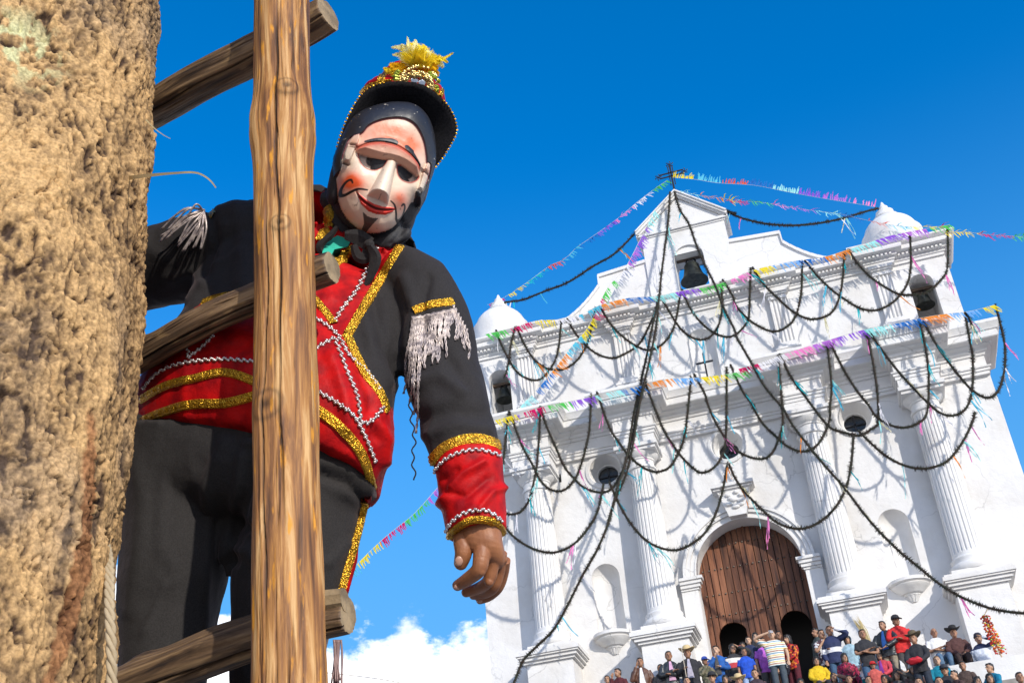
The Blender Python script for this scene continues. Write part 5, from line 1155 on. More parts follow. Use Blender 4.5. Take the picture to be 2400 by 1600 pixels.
    for k, e in enumerate(eyes):
        I = inpoly(x, y, e) & ~IL; de = dist(e, True); mixc((.50, .40, .33), I * 1.); ic = ((495, 925), (742, 1005))[k]; ir = gauss(ic, .0135, .042); mixc((.02, .012, .010), np.where(I, np.clip((ir - .42) * 6, 0, 1), 0)); mixc((.035, .03, .03), np.where(I, .8 * np.exp(-(dist(sm(L([(440, 870), (520, 890), (590, 915)] if k == 0 else [(680, 962), (750, 985), (815, 1010)], .045))) / .006) ** 2), 0))
        mixc((.33, .02, .015), np.where(~IL, np.exp(-(de / .0017) ** 2), 0))
    def stroke(pts, w, c=(.012, .010, .012), zz=.055, taper=True):
        q = sm(L(pts, zz), 6); N = len(q); best = np.zeros(len(x))
        for i in range(N - 1):
            x0, y0 = q[i]; x1, y1 = q[i + 1]; dx, dy = x1 - x0, y1 - y0; t_ = np.clip(((x - x0) * dx + (y - y0) * dy) / (dx * dx + dy * dy + 1e-12), 0, 1); dd = np.hypot(x - x0 - t_ * dx, y - y0 - t_ * dy)
            ww = w * (.45 + .55 * math.sin(math.pi * (i + .8) / (N + .6))) if taper else w; best = np.maximum(best, np.clip((ww - dd) / .0008 + .5, 0, 1))
        mixc(c, best)
    stroke([(458, 780), (530, 772), (600, 775), (668, 797)], .0042, zz=.062); stroke([(600, 778), (640, 780), (664, 792)], .0052, zz=.062, taper=False)
    stroke([(742, 820), (775, 855), (805, 900), (834, 936)], .0036, zz=.062); stroke([(742, 824), (758, 838), (772, 850)], .0055, zz=.062, taper=False)
    stroke([(372, 1060), (362, 1038), (335, 1042), (308, 1075), (308, 1110), (330, 1122), (370, 1112), (410, 1104), (470, 1114)], .0030); stroke([(632, 1186), (662, 1210), (680, 1250), (690, 1282), (715, 1282), (740, 1250), (744, 1205), (730, 1194), (715, 1205)], .0028)
    mixc((.62, .035, .02), IP * 1.); stroke([(402, 1122), (440, 1172), (490, 1212), (540, 1236), (600, 1240), (664, 1232)], .0018, (.06, .008, .008), .056)
    gt = poly([(442, 1255), (475, 1285), (510, 1300), (548, 1303), (515, 1335), (488, 1362), (465, 1372), (452, 1362), (458, 1320)], .045, False); mixc((.03, .03, .03), inpoly(x, y, gt) * .95)
    mixc((.014, .014, .018), hair * 1.); dd = np.exp(-(dsk / .0012) ** 2); mixc((.25, .01, .05), dd * .6 * (y > 0))
    ch = (fbm(np.stack([x * 160, y * 160, x * 0 + 4], -1), 3)); mixc((.60, .54, .45), np.where(hair, np.clip((ch - .80) * 20, 0, 1), 0))
    mixc((.10, .06, .05), np.where(~hair, np.clip((ch - .78) * 12, 0, .6), 0)); col *= (1 + n1 * .2)[:, None]
    grain = (fbm(np.stack([x * 90, y * 90, x * 0 + 1], -1), 3) - .5) * .0010; z = z + grain
    V = np.array(HC)[None] + x[:, None] * np.array(FX) + y[:, None] * np.array(FY) + z[:, None] * np.array(FZ)
    nx = sh[1]; id_ = np.arange(len(x)).reshape(sh); q = np.stack([id_[:-1, :-1], id_[:-1, 1:], id_[1:, 1:], id_[1:, :-1]], -1).reshape(-1, 4); q = q[ins[q].all(1)]
    used = np.unique(q); mp__ = np.full(len(x), -1); mp__[used] = np.arange(len(used)); q = mp__[q]; Vf = V[used]; cf = col[used]
    # back skin of the shell
    n0 = len(Vf); Vb = Vf - np.array(FZ) * .006; edge = {}
    F = [tuple(r) for r in q.tolist()]; 
    for r in F:
        for a, c in zip(r, r[1:] + r[:1]):
            if (c, a) in edge: del edge[(c, a)]
            else: edge[(a, c)] = 1
    F2 = F + [tuple(i + n0 for i in reversed(r)) for r in F] + [(c, a, a + n0, c + n0) for a, c in edge]
    me = pmesh('mask', np.vstack([Vf, Vb]).tolist(), F2, True); setcol(me, np.vstack([cf, cf]))
    return me
mk = mask(); mpart('mask', mk, [vcol_mat('painted_wood', .44, coat=.0, spec=.45, bump=[('n', 60, .25, .002)])])
# --- hat
BRIMM = mat('black_felt', (.012, .011, .013), .9, spec=.15, noise=(260, .6, 3, (.004, .004, .005)), bump=[('n', 500, .4, .001)])
hat = bpy.data.objects.new('hat', None); COL.objects.link(hat); hat.parent = man; hat.location = -MAN
ob = [c1(*p) for p in [(268, 820), (285, 760), (310, 690), (340, 620), (378, 545), (420, 480), (468, 432), (530, 400), (610, 382), (700, 378), (790, 388), (860, 410), (925, 450), (985, 505), (1030, 560), (1060, 620), (1077, 690), (1070, 740), (1040, 800), (985, 890), (930, 960)]]
N = len(ob); b = MB(); cen = c1(640, 800); v = []; rr_ = 7
for i, (x, y) in enumerate(ob):
    t = i / (N - 1); zo = .030 * math.sin(math.pi * t) ** .8 - .012
    for k in range(rr_):
        s = k / (rr_ - 1); xx, yy = cen[0] + (x - cen[0]) * (.48 + .52 * s), cen[1] + (y - cen[1]) * (.48 + .52 * s); zz = zo * s + -.050 * (1 - s) ** 1.2 - .004
        lx, ly_ = loc(xx, yy, zz); v.append(hl(lx, ly_, zz))
n0 = len(v); v += [q - FZ * .005 for q in v]; f = [(i * rr_ + k, i * rr_ + k + 1, (i + 1) * rr_ + k + 1, (i + 1) * rr_ + k) for i in range(N - 1) for k in range(rr_ - 1)]
f += [tuple(a + n0 for a in reversed(q)) for q in f] + [((i + 1) * rr_ - 1, (i + 2) * rr_ - 1, (i + 2) * rr_ - 1 + n0, (i + 1) * rr_ - 1 + n0) for i in range(N - 1)]
b.add(v, f); mpart('brim', b.mesh('brim', True), [BRIMM], hat)
# braided rim of the brim
b = MB(); rim = catmull([hl(*loc(x, y, -.012 + .03 * math.sin(math.pi * i / (N - 1)) ** .8), -.012 + .03 * math.sin(math.pi * i / (N - 1)) ** .8) - FZ * .006 for i, (x, y) in enumerate(ob)], 4)
for i, q in enumerate(resample(rim, .0075)):
    if i < 24 or i > 40: b.ell(q + (q - HC).normalized() * .0015, .0028, .0028, .0026, 6, 4)
mpart('rim_sequins', b.mesh('rim_sequins', True), [GOLD], hat, kind='stuff')
cb2 = MB(); D0 = 2.50
def h1(cx, cy, d): return P(*c1(cx, cy), d)
loft(cb2, spl([(h1(330, 700, 2.63), h1(1010, 760, 2.62), .085), (h1(420, 500, 2.60), h1(1000, 560, 2.57), .085), (h1(480, 430, 2.60), h1(985, 450, 2.57), .08), (h1(540, 362, 2.60), h1(968, 412, 2.57), .06), (h1(600, 338, 2.60), h1(925, 378, 2.57), .045), (h1(680, 318, 2.61), h1(860, 340, 2.60), .02)], 4), 36, 2.2)
crm = remesh(cb2, .005, 2, 'crown'); mpart('crown', crm, [RED], hat); TH_ = bvh(crm)
for pl_, w in (([(415, 475), (470, 415), (555, 385), (640, 375)], 5), ([(572, 400), (580, 350), (598, 305)], 11), ([(548, 398), (556, 355), (572, 310)], 8), ([(545, 312), (600, 302), (700, 296), (760, 280)], 6), ([(960, 480), (978, 430), (972, 390)], 10), ([(760, 275), (840, 262), (910, 300), (965, 360)], 6), ([(950, 500), (920, 430), (880, 400)], 6)):
    ribbon(TH_, [c1(*p) for p in pl_], w, 'gold_trim', GOLD, hat, .003, .003)
b = MB()
for k in range(150):
    a = math.pi * (1.03 - 1.12 * rnd()); r = 62 + 34 * rnd() ** .8; x, y = c1(802 + r * 1.18 * math.cos(a), 408 - r * 1.0 * math.sin(a)); b.ell(P(x, y, 2.465 - .006 * rnd() + (0.0006 * abs(a - 1.57) * 10)), .0042, .0042, .0034, 7, 5)
for k in range(60):
    a = math.pi * rnd(); r = 118 + 16 * rnd(); x, y = c1(815 + r * 1.05 * math.cos(a), 400 - r * .95 * math.sin(a)); b.ell(P(x, y, 2.48), .0034, .0034, .003, 6, 4)
mpart('gold_rosette', b.mesh('gold_rosette', True), [mat('gold_beads', (.85, .60, .22), .2, metal=.9)], hat)
for cx_, cy_ in ((786, 372), (838, 388)):
    b = MB(); b.ell(h1(cx_, cy_, 2.468), .0085, .0085, .002, 18, 6, axes=(right, down, fwd)); mpart('mirror', b.mesh('mirror', True), [mat('mirror_glass', (.8, .84, .9), .05, metal=1)], hat)
for x0, y0, x1, y1 in ((690, 350, 625, 345), (690, 335, 640, 322), (690, 365, 630, 372), (870, 320, 930, 370), (900, 330, 955, 380), (925, 400, 960, 440), (935, 420, 955, 465), (700, 318, 650, 310), (880, 340, 905, 310), (960, 400, 950, 360)):
    b = MB(); p, q = h1(x0, y0, 2.475), h1(x1, y1, 2.48); s = (q - p).cross(fwd).normalized() * .0045; m0 = p.lerp(q, .5) - fwd * .005; b.add([p, m0 - s, q, m0 + s, m0 - fwd * .002], [(0, 1, 4), (1, 2, 4), (2, 3, 4), (3, 0, 4), (0, 3, 2, 1)]); mpart('leaf_ornament', b.mesh('leaf_ornament'), [mat('green_foil', (.30, .36, .03), .35, metal=.4)], hat)
# feathers
PAL.update(fy=(1.0, .80, .04), fp=(1.0, .93, .50), fg=(1.0, .62, .01)); FE = [paper('fy'), paper('fp'), paper('fg')]
def feather(tip, wpx, curl, mi_, d=2.44, root=None):
    b = MB(); r0 = root or (810 + 60 * (rnd() - .5), 285); x0, y0 = c1(*r0); x1, y1 = c1(*tip); dx, dy = x1 - x0, y1 - y0; L = math.hypot(dx, dy); px__, py__ = -dy / L, dx / L
    pts = [P(x0, y0, d), P(x0 + dx * .35 + px__ * curl * .5, y0 + dy * .35 + py__ * curl * .5, d - .012), P(x0 + dx * .7 + px__ * curl, y0 + dy * .7 + py__ * curl, d - .018), P(x1, y1, d - .01)]
    q = catmull(pts, 9); n = len(q); b.tube(q, [.0012 * (1 - .7 * i / n) for i in range(n)], 5)
    for i in range(1, n):
        t = (q[i] - q[i - 1]).normalized(); s = t.cross(fwd).normalized(); u = i / n; w = wpx / FD * d * (math.sin(math.pi * min(1, u * .92 + .1)) ** .6)
        for sd_ in (-1, 1):
            for k in range(5):
                o0 = q[i - 1].lerp(q[i], k / 5); en = o0 + s * sd_ * w * (.6 + .6 * rnd()) + t * w * (.7 + .5 * rnd()) + fwd * (rnd() - .5) * .01; hw = t * .0011
                b.add([o0 - hw * 1.2, o0 + hw * 1.2, en + hw * .4 + s * .0004, en - hw * .4], [(0, 1, 2, 3)])
    mpart('feather', b.mesh('feather', fix=False), [FE[mi_]], hat)
for tip, w, cu, m_ in (((740, 78), 5, -6, 1), ((798, 98), 8, -4, 1), ((632, 150), 7, 16, 1), ((640, 200), 7, 8, 1), ((578, 290), 9, -10, 0), ((620, 262), 11, -6, 2), ((860, 140), 14, -8, 0), ((1052, 188), 4, 4, 0), ((1015, 252), 7, -14, 0), ((985, 282), 9, -12, 1), ((948, 345), 10, -12, 2), ((700, 130), 7, 6, 1),
                       ((730, 150), 20, 8, 0), ((780, 125), 18, -4, 0), ((830, 150), 18, -6, 0), ((700, 210), 18, 8, 1), ((890, 190), 14, -8, 1), ((930, 220), 16, -12, 0), ((960, 250), 12, -12, 0), ((760, 190), 24, 0, 0), ((820, 200), 24, -4, 0), ((700, 250), 16, 0, 2), ((880, 240), 20, -6, 0), ((900, 180), 8, -4, 1), ((940, 300), 12, -8, 2), ((675, 160), 6, 10, 1)):
    feather(tip, w, cu, m_, 2.52 + .03 * (rnd() - .5))

# =================================================================== CROWD
def pat(name, kind, cols, sc=30):
    if name in MT: return MT[name]
    m = mat(name, cols[0], .85); nt = m.node_tree; bs = nt.nodes['Principled BSDF']; t = nt.nodes.new('ShaderNodeTexCoord'); r = nt.nodes.new('ShaderNodeValToRGB'); r.color_ramp.interpolation = 'CONSTANT'
    e = r.color_ramp.elements; e[0].color = (*cols[0], 1); e[1].position = 1.0 / len(cols); e[1].color = (*cols[1], 1)
    for i in range(2, len(cols)): q = e.new(i / len(cols)); q.color = (*cols[i], 1)
    if kind == 'stripe':
        sp = nt.nodes.new('ShaderNodeSeparateXYZ'); nt.links.new(t.outputs['Object'], sp.inputs[0]); mu = nt.nodes.new('ShaderNodeMath'); mu.operation = 'MULTIPLY'; mu.inputs[1].default_value = sc; nt.links.new(sp.outputs['Z'], mu.inputs[0])
        fr_ = nt.nodes.new('ShaderNodeMath'); fr_.operation = 'FRACT'; nt.links.new(mu.outputs[0], fr_.inputs[0]); nt.links.new(fr_.outputs[0], r.inputs[0])
    else:
        v = nt.nodes.new('ShaderNodeTexVoronoi'); v.inputs['Scale'].default_value = sc; nt.links.new(t.outputs['Object'], v.inputs['Vector']); sp = nt.nodes.new('ShaderNodeSeparateColor'); nt.links.new(v.outputs['Color'], sp.inputs[0]); nt.links.new(sp.outputs[0], r.inputs[0])
    nt.links.new(r.outputs[0], bs.inputs['Base Color']); return m
CLOTH = {}
def cl(c, rough=.85):
    k = 'cloth_%02x%02x%02x' % tuple(int(255 * v) for v in c)
    return mat(k, c, rough, noise=(14, .3, 4), bump=[('n', 26, .5, .012)])
SK = [mat('crowd_skin_%s' % n_, c, .55, noise=(20, .15, 3)) for n_, c in (('tan', (.45, .25, .15)), ('brown', (.35, .18, .105)), ('light', (.56, .35, .23)))]
HAIR = mat('black_hair', (.012, .010, .010), .45, bump=[('n', 60, .6, .006)]); HAIRB = mat('fair_hair', (.20, .12, .06), .5); HAIRG = mat('grey_hair', (.18, .17, .16), .7)
DARKE = mat('eye_dark', (.02, .012, .01), .3); LIP = mat('lip', (.30, .09, .07), .5)
ARMS = {  # elbow, wrist, hand end for the person's right (-x seen at viewer's left) and left arm
 'down': (((-.24, .02, 1.09), (-.24, -.06, .85)), ((.24, .02, 1.09), (.24, -.06, .85))),
 'crossed': (((-.25, -.06, 1.11), (.05, -.235, 1.14)), ((.25, -.06, 1.10), (-.06, -.205, 1.09))),
 'shade': (((-.24, .02, 1.09), (-.22, -.08, .86)), ((.36, -.16, 1.40), (.10, -.17, 1.545))),
 'camera': (((-.36, -.14, 1.46), (-.06, -.20, 1.55)), ((.24, -.04, 1.09), (.23, -.12, .87))),
 'phone': (((-.24, -.10, 1.13), (-.10, -.13, 1.43)), ((.25, .0, 1.10), (.22, -.10, .88))),
 'chin': (((-.24, -.12, 1.12), (-.02, -.17, 1.37)), ((.26, -.06, 1.10), (.08, -.2, 1.12))),
 'lap': (((-.24, -.10, 1.12), (-.07, -.30, .98)), ((.24, -.10, 1.12), (.07, -.30, .98))),
 'hold': (((-.24, -.10, 1.12), (-.10, -.28, 1.14)), ((.25, .0, 1.10), (.24, -.05, .86))),
 'hip': (((-.25, .0, 1.10), (-.22, -.10, .88)), ((.36, -.02, 1.14), (.20, -.10, .96))),
 'face': (((-.22, -.14, 1.14), (-.03, -.15, 1.46)), ((.24, .0, 1.10), (.20, -.14, .90))),
}
PC = {}
def wpt(p, sit):
    x, y, z = p; return Vector((x, y, z - (.76 if sit else 0)))
def figure(arms, sit, build=1.0):
    key = (arms, sit, build)
    if key in PC: return PC[key]
    W_ = lambda p: wpt((p[0] * build, p[1], p[2]), sit)
    (e1, w1), (e2, w2) = ARMS[arms]
    def legs(b, r0, r1, ends=True):
        for s in (-1, 1):
            if sit: pts = [Vector((s * .09, 0, .12)), Vector((s * .11, -.22, .13)), Vector((s * .11, -.42, .12)), Vector((s * .11, -.46, -.12)), Vector((s * .11, -.44, -.36))]
            else: pts = [Vector((s * .09, 0, .88)), Vector((s * .10, -.01, .66)), Vector((s * .10, -.02, .46)), Vector((s * .10, 0, .28)), Vector((s * .10, .01, .08))]
            b.tube(catmull(pts, 4), [float(v) for v in np.interp(np.linspace(0, 1, 17), [0, .4, 1], [r0, (r0 + r1) * .48, r1])], 12)
            if ends:
                q = pts[-1]; b.ell(q + Vector((0, -.06, -.045)), .04, .12, .035, 12, 8)
    # body: head, neck, torso, arms, hands, legs as one surface
    b = MB(); hc = W_((0, -.01, 1.545)); hc.x = 0
    b.ell(hc + Vector((0, .012, .02)), .074, .092, .098, 20, 14); b.ell(hc + Vector((0, -.030, -.055)), .056, .055, .060, 16, 10); b.ell(hc + Vector((0, -.098, -.012)), .013, .022, .024, 8, 6)
    for s in (-1, 1): b.ell(hc + Vector((s * .076, .01, -.005)), .012, .02, .032, 8, 6)
    b.tube([W_((0, .02, 1.50)), W_((0, .02, 1.34))], [.050, .058], 14)
    loft(b, spl([(W_((-.15, 0, .84)), W_((.15, 0, .84)), .09), (W_((-.14, 0, 1.0)), W_((.14, 0, 1.0)), .085), (W_((-.16, 0, 1.2)), W_((.16, 0, 1.2)), .10), (W_((-.14, .01, 1.36)), W_((.14, .01, 1.36)), .07)], 3), 20)
    for s, e, w in ((-1, e1, w1), (1, e2, w2)):
        E_, Q = W_(e), W_(w); b.tube(catmull([W_((s * .175, .01, 1.34)), E_, Q], 5), [.047, .045, .043, .041, .040, .039, .036, .033, .030, .027, .025], 12)
        d = (Q - E_).normalized(); sd_ = d.cross(Vector((0, 0, 1))); sd_ = sd_.normalized() if sd_.length > .1 else Vector((1, 0, 0))
        b.ell(Q + d * .045, .036, .018, .05, 10, 7, axes=(sd_, d.cross(sd_), d))
        for k in range(4): b.tube([Q + d * .07 + sd_ * (-.027 + .018 * k), Q + d * (.125 - .008 * abs(k - 1.5)) + sd_ * (-.03 + .02 * k)], .0095, 6)
        b.tube([Q + d * .02 + sd_ * .03, Q + d * .07 + sd_ * .055], .0105, 6)
    legs(b, .07, .035); body_ = remesh(b, .0125, 1, 'body')
    def shirt(long_, extra=.018):
        b = MB()
        loft(b, spl([(W_((-.19, 0, .80)), W_((.19, 0, .80)), .12), (W_((-.175, 0, .95)), W_((.175, 0, .95)), .115), (W_((-.19, 0, 1.15)), W_((.19, 0, 1.15)), .125), (W_((-.205, .005, 1.28)), W_((.205, .005, 1.28)), .105), (W_((-.15, .01, 1.385)), W_((.15, .01, 1.385)), .075), (W_((-.065, .015, 1.42)), W_((.065, .015, 1.42)), .06)], 4), 28)
        for s, e, w in ((-1, e1, w1), (1, e2, w2)):
            E_, Q = W_(e), W_(w); A0 = W_((s * .165, .01, 1.33)); end = Q if long_ else A0.lerp(E_, .72)
            pts = catmull([A0, E_, E_.lerp(Q, .95)], 6) if long_ else [A0, A0.lerp(E_, .4), end]
            n = len(pts); b.tube(pts, [float(v) for v in np.interp(np.linspace(0, 1, n), [0, .45, 1], [.075, .062, .045] if long_ else [.076, .068, .064])], 14)
        me = remesh(b, .0125, 2, 'top'); co, no = nv(me); h = (fbm(co * 17 + 3, 3) - .5) * .024; co = co + no * h[:, None]; me.vertices.foreach_set('co', co.astype(np.float32).ravel()); me.update(); return me
    b = MB(); loft(b, spl([(W_((-.165, 0, .98)), W_((.165, 0, .98)), .10), (W_((-.175, .01, .88)), W_((.175, .01, .88)), .115), (W_((-.17, .01, .80)), W_((.17, .01, .80)), .10)], 3), 24); legs(b, .095, .058, False); trs = remesh(b, .016, 2, 'trousers')
    PC[key] = dict(body=body_, long=shirt(True), short=shirt(False), trousers=trs, hc=hc)
    return PC[key]
HM = {}
def headgear(kind):
    if kind in HM: return HM[kind]
    b = MB()
    if kind == 'short':
        b.ell((0, .026, .040), .081, .092, .084, 18, 12); b.ell((0, -.045, .088), .055, .034, .022, 12, 7); b.ell((0, .055, -.01), .073, .055, .07, 12, 8)
    elif kind == 'long':
        b.ell((0, .022, .042), .086, .099, .092, 18, 12); b.ell((0, .06, -.06), .085, .055, .15, 14, 10); b.ell((-.07, 0, -.04), .02, .04, .09, 10, 7); b.ell((.07, 0, -.04), .02, .04, .09, 10, 7); b.ell((0, -.045, .095), .055, .04, .022, 10, 7)
    elif kind == 'bald': b.ell((0, .045, .012), .079, .078, .06, 14, 9)
    if b.v:
        me = remesh(b, .011, 2, 'hair'); co, no = nv(me); h = (fbm(co * 60, 2) - .5) * .014; me.vertices.foreach_set('co', (co + no * h[:, None]).astype(np.float32).ravel()); me.update(); HM[kind] = me; return me
    def brim(r, up, w=1.0, z=.075):
        n = 40; v = []
        for k in range(4):
            rr = .09 + (r - .09) * k / 3
            for i in range(n): a = 2 * math.pi * i / n; v.append((rr * math.cos(a) * w, .015 + rr * 1.08 * math.sin(a), z + up * (rr / r) ** 2 * abs(math.cos(a)) ** 1.5 - .012 * abs(math.sin(a)) * (rr / r)))
        m = len(v); v += [(x, y, q - .006) for x, y, q in v]
        f = [(k * n + i, k * n + (i + 1) % n, (k + 1) * n + (i + 1) % n, (k + 1) * n + i) for k in range(3) for i in range(n)]
        f += [tuple(a + m for a in reversed(q)) for q in f] + [(3 * n + (i + 1) % n, 3 * n + i, 3 * n + i + m, 3 * n + (i + 1) % n + m) for i in range(n)]
        b.add(v, f)
    if kind == 'cowboy':
        brim(.185, .075); b.lathe([(.098, .07), (.094, .12), (.085, .175), (.06, .195), (.02, .178), (0, .172)], 0, .015, 28)
    elif kind == 'cap':
        b.lathe([(.094, .045), (.095, .085), (.082, .125), (.05, .15), (0, .158)], 0, .02, 26)
        n = 14; v = []
        for k in range(3):
            for i in range(n + 1): a = math.pi * (1.1 + .8 * i / n); rr = .088 + .036 * k; v.append((rr * math.cos(a) * .88, .01 + rr * math.sin(a) * 1.06, .058 - .010 * k - .01 * abs(math.cos(a))))
        m = len(v); v += [(x, y, q - .005) for x, y, q in v]; f = [(k * (n + 1) + i, k * (n + 1) + i + 1, (k + 1) * (n + 1) + i + 1, (k + 1) * (n + 1) + i) for k in range(2) for i in range(n)]
        f += [tuple(a + m for a in reversed(q)) for q in f] + [(2 * (n + 1) + i + 1, 2 * (n + 1) + i, 2 * (n + 1) + i + m, 2 * (n + 1) + i + 1 + m) for i in range(n)]; b.add(v, f)
    elif kind == 'beanie': b.lathe([(.092, .035), (.098, .04), (.098, .075), (.09, .085), (.082, .125), (.05, .152), (0, .158)], 0, .02, 26)
    elif kind == 'hood':
        b.ell((0, .04, .01), .108, .105, .135, 20, 14); me = b.mesh('x'); bm = bmesh.new(); bm.from_mesh(me)
        bmesh.ops.delete(bm, geom=[v for v in bm.verts if v.co.y < -.012 and abs(v.co.x) < .07 + .04 and v.co.z < .10], context='VERTS'); bmesh.ops.solidify(bm, geom=bm.faces[:], thickness=.012); bm.to_mesh(me); bm.free(); HM[kind] = me; return me
    HM[kind] = b.mesh(kind, True); return HM[kind]
fb = MB()
for s in (-1, 1):
    fb.ell((s * .030, -.076, .010), .012, .008, .0055, 8, 5); fb.ell((s * .031, -.080, .030), .018, .007, .0045, 8, 5)
EYE = fb.mesh('eyes', True); fb = MB(); fb.ell((0, -.086, -.052), .023, .008, .0065, 8, 5); LIPM = fb.mesh('mouth', True)
fb = MB(); fb.add([(-.035, 0, .0), (.035, 0, 0), (.07, 0, -.13), (.06, 0, -.5), (-.06, 0, -.5), (-.05, 0, -.13)], [(0, 1, 2, 5), (5, 2, 3, 4)])
def person(px, py, H, sit, arms, yaw, hairk, hatk, hatm, top, long_, bottom, label, skin=0, Y=None, hairm=None, build=1.0, front=None, floor=None, tilt=0, sag=0):
    sc = H / 1.65; hh = ((1.545 - .76) if sit else 1.545) * sc
    if Y is None:
        Y = 31.6 if not sit else 31.4; best = None
        prev = None; yy = 31.4
        while yy > 21:
            dz = onY(px, py, yy).z - step_z(yy) - hh
            if dz > -.02: best = yy; break
            yy -= .03
        Y = best or 30.0
        if dz > .25: Y = 30.7
    hp = onY(px, py, Y); fl = hp.z - hh; base = Vector((hp.x, hp.y, fl))
    if floor is None and not sit and 0 < fl - step_z(Y) < .35:       # stretch a little so the feet reach the step
        sc2 = sc * (hp.z - step_z(Y)) / (hp.z - fl); sc = min(sc2, sc * 1.12); base.z = hp.z - hh * sc / (H / 1.65)
    F = figure(arms, sit, build); e = empty('person', base, label, 'person', 'onlookers on the church steps'); e.scale = (sc, sc, sc); e.rotation_euler.z = yaw
    def part(name, me, m_, at=None, rot=None):
        o = bpy.data.objects.new(name, me); COL.objects.link(o); o.parent = e
        if at is not None: o.location = at
        if rot: o.rotation_euler = rot
        if not me.materials: me.materials.append(None)
        o.material_slots[0].link = 'OBJECT'; o.material_slots[0].material = m_; return o
    part('body', F['body'], SK[skin]); part('top', F['long' if long_ else 'short'], top); part('trousers', F['trousers'], bottom)
    part('eyes', EYE, DARKE, F['hc']); part('mouth', LIPM, LIP, F['hc'])
    if hairk: part('hair', headgear(hairk), hairm or HAIR, F['hc'])
    if hatk: part('hat' if hatk in ('cowboy',) else hatk, headgear(hatk), hatm, F['hc'])
    if front:
        b = MB(); z0 = 1.40 - (.76 if sit else 0); v = []
        for i in range(9):
            z = z0 - .055 * i; w = .022 + .007 * i; yb = -.095 - .06 * min(1, i / 4) + .012 * max(0, i - 5) * .5
            v += [(-w, yb, z), (0, yb - .012, z), (w, yb, z)]
        b.add(v, [(3 * i + a, 3 * i + a + 1, 3 * i + a + 4, 3 * i + a + 3) for i in range(8) for a in (0, 1)]); me = b.mesh('shirt_front', True); part('shirt_front', me, front)
    return e, F, sc
BK, JN, BR = cl((.025, .025, .03)), cl((.05, .11, .20)), cl((.07, .035, .03))
GR = cl((.09, .085, .08)); WH = cl((.78, .78, .78)); NV = cl((.02, .03, .08))
HUIP = pat('red_huipil', 'v', [(.35, .01, .01), (.55, .03, .01), (.08, .01, .02), (.60, .20, .02), (.30, .01, .03)], 26); HUI2 = pat('crimson_huipil', 'v', [(.25, .01, .03), (.10, .01, .02), (.45, .02, .08), (.05, .01, .02)], 30)
STRP = pat('striped_polo', 'stripe', [(.75, .72, .62), (.70, .50, .18), (.75, .74, .70), (.12, .28, .40), (.72, .70, .62), (.35, .16, .10)], 7)
SWEAT = pat('banded_sweater', 'stripe', [(.03, .03, .03), (.50, .05, .06), (.72, .68, .62), (.03, .03, .035)], 2.1); HOODN = pat('navy_white_hoodie', 'stripe', [(.02, .03, .09), (.02, .03, .09), (.70, .70, .72), (.02, .03, .08)], 2.4)
CAMO = pat('camo', 'v', [(.10, .10, .06), (.05, .05, .03), (.16, .14, .09)], 18); STRAWH = mat('straw_hat', (.55, .42, .22), .8, bump=[('n', 120, .5, .003)])
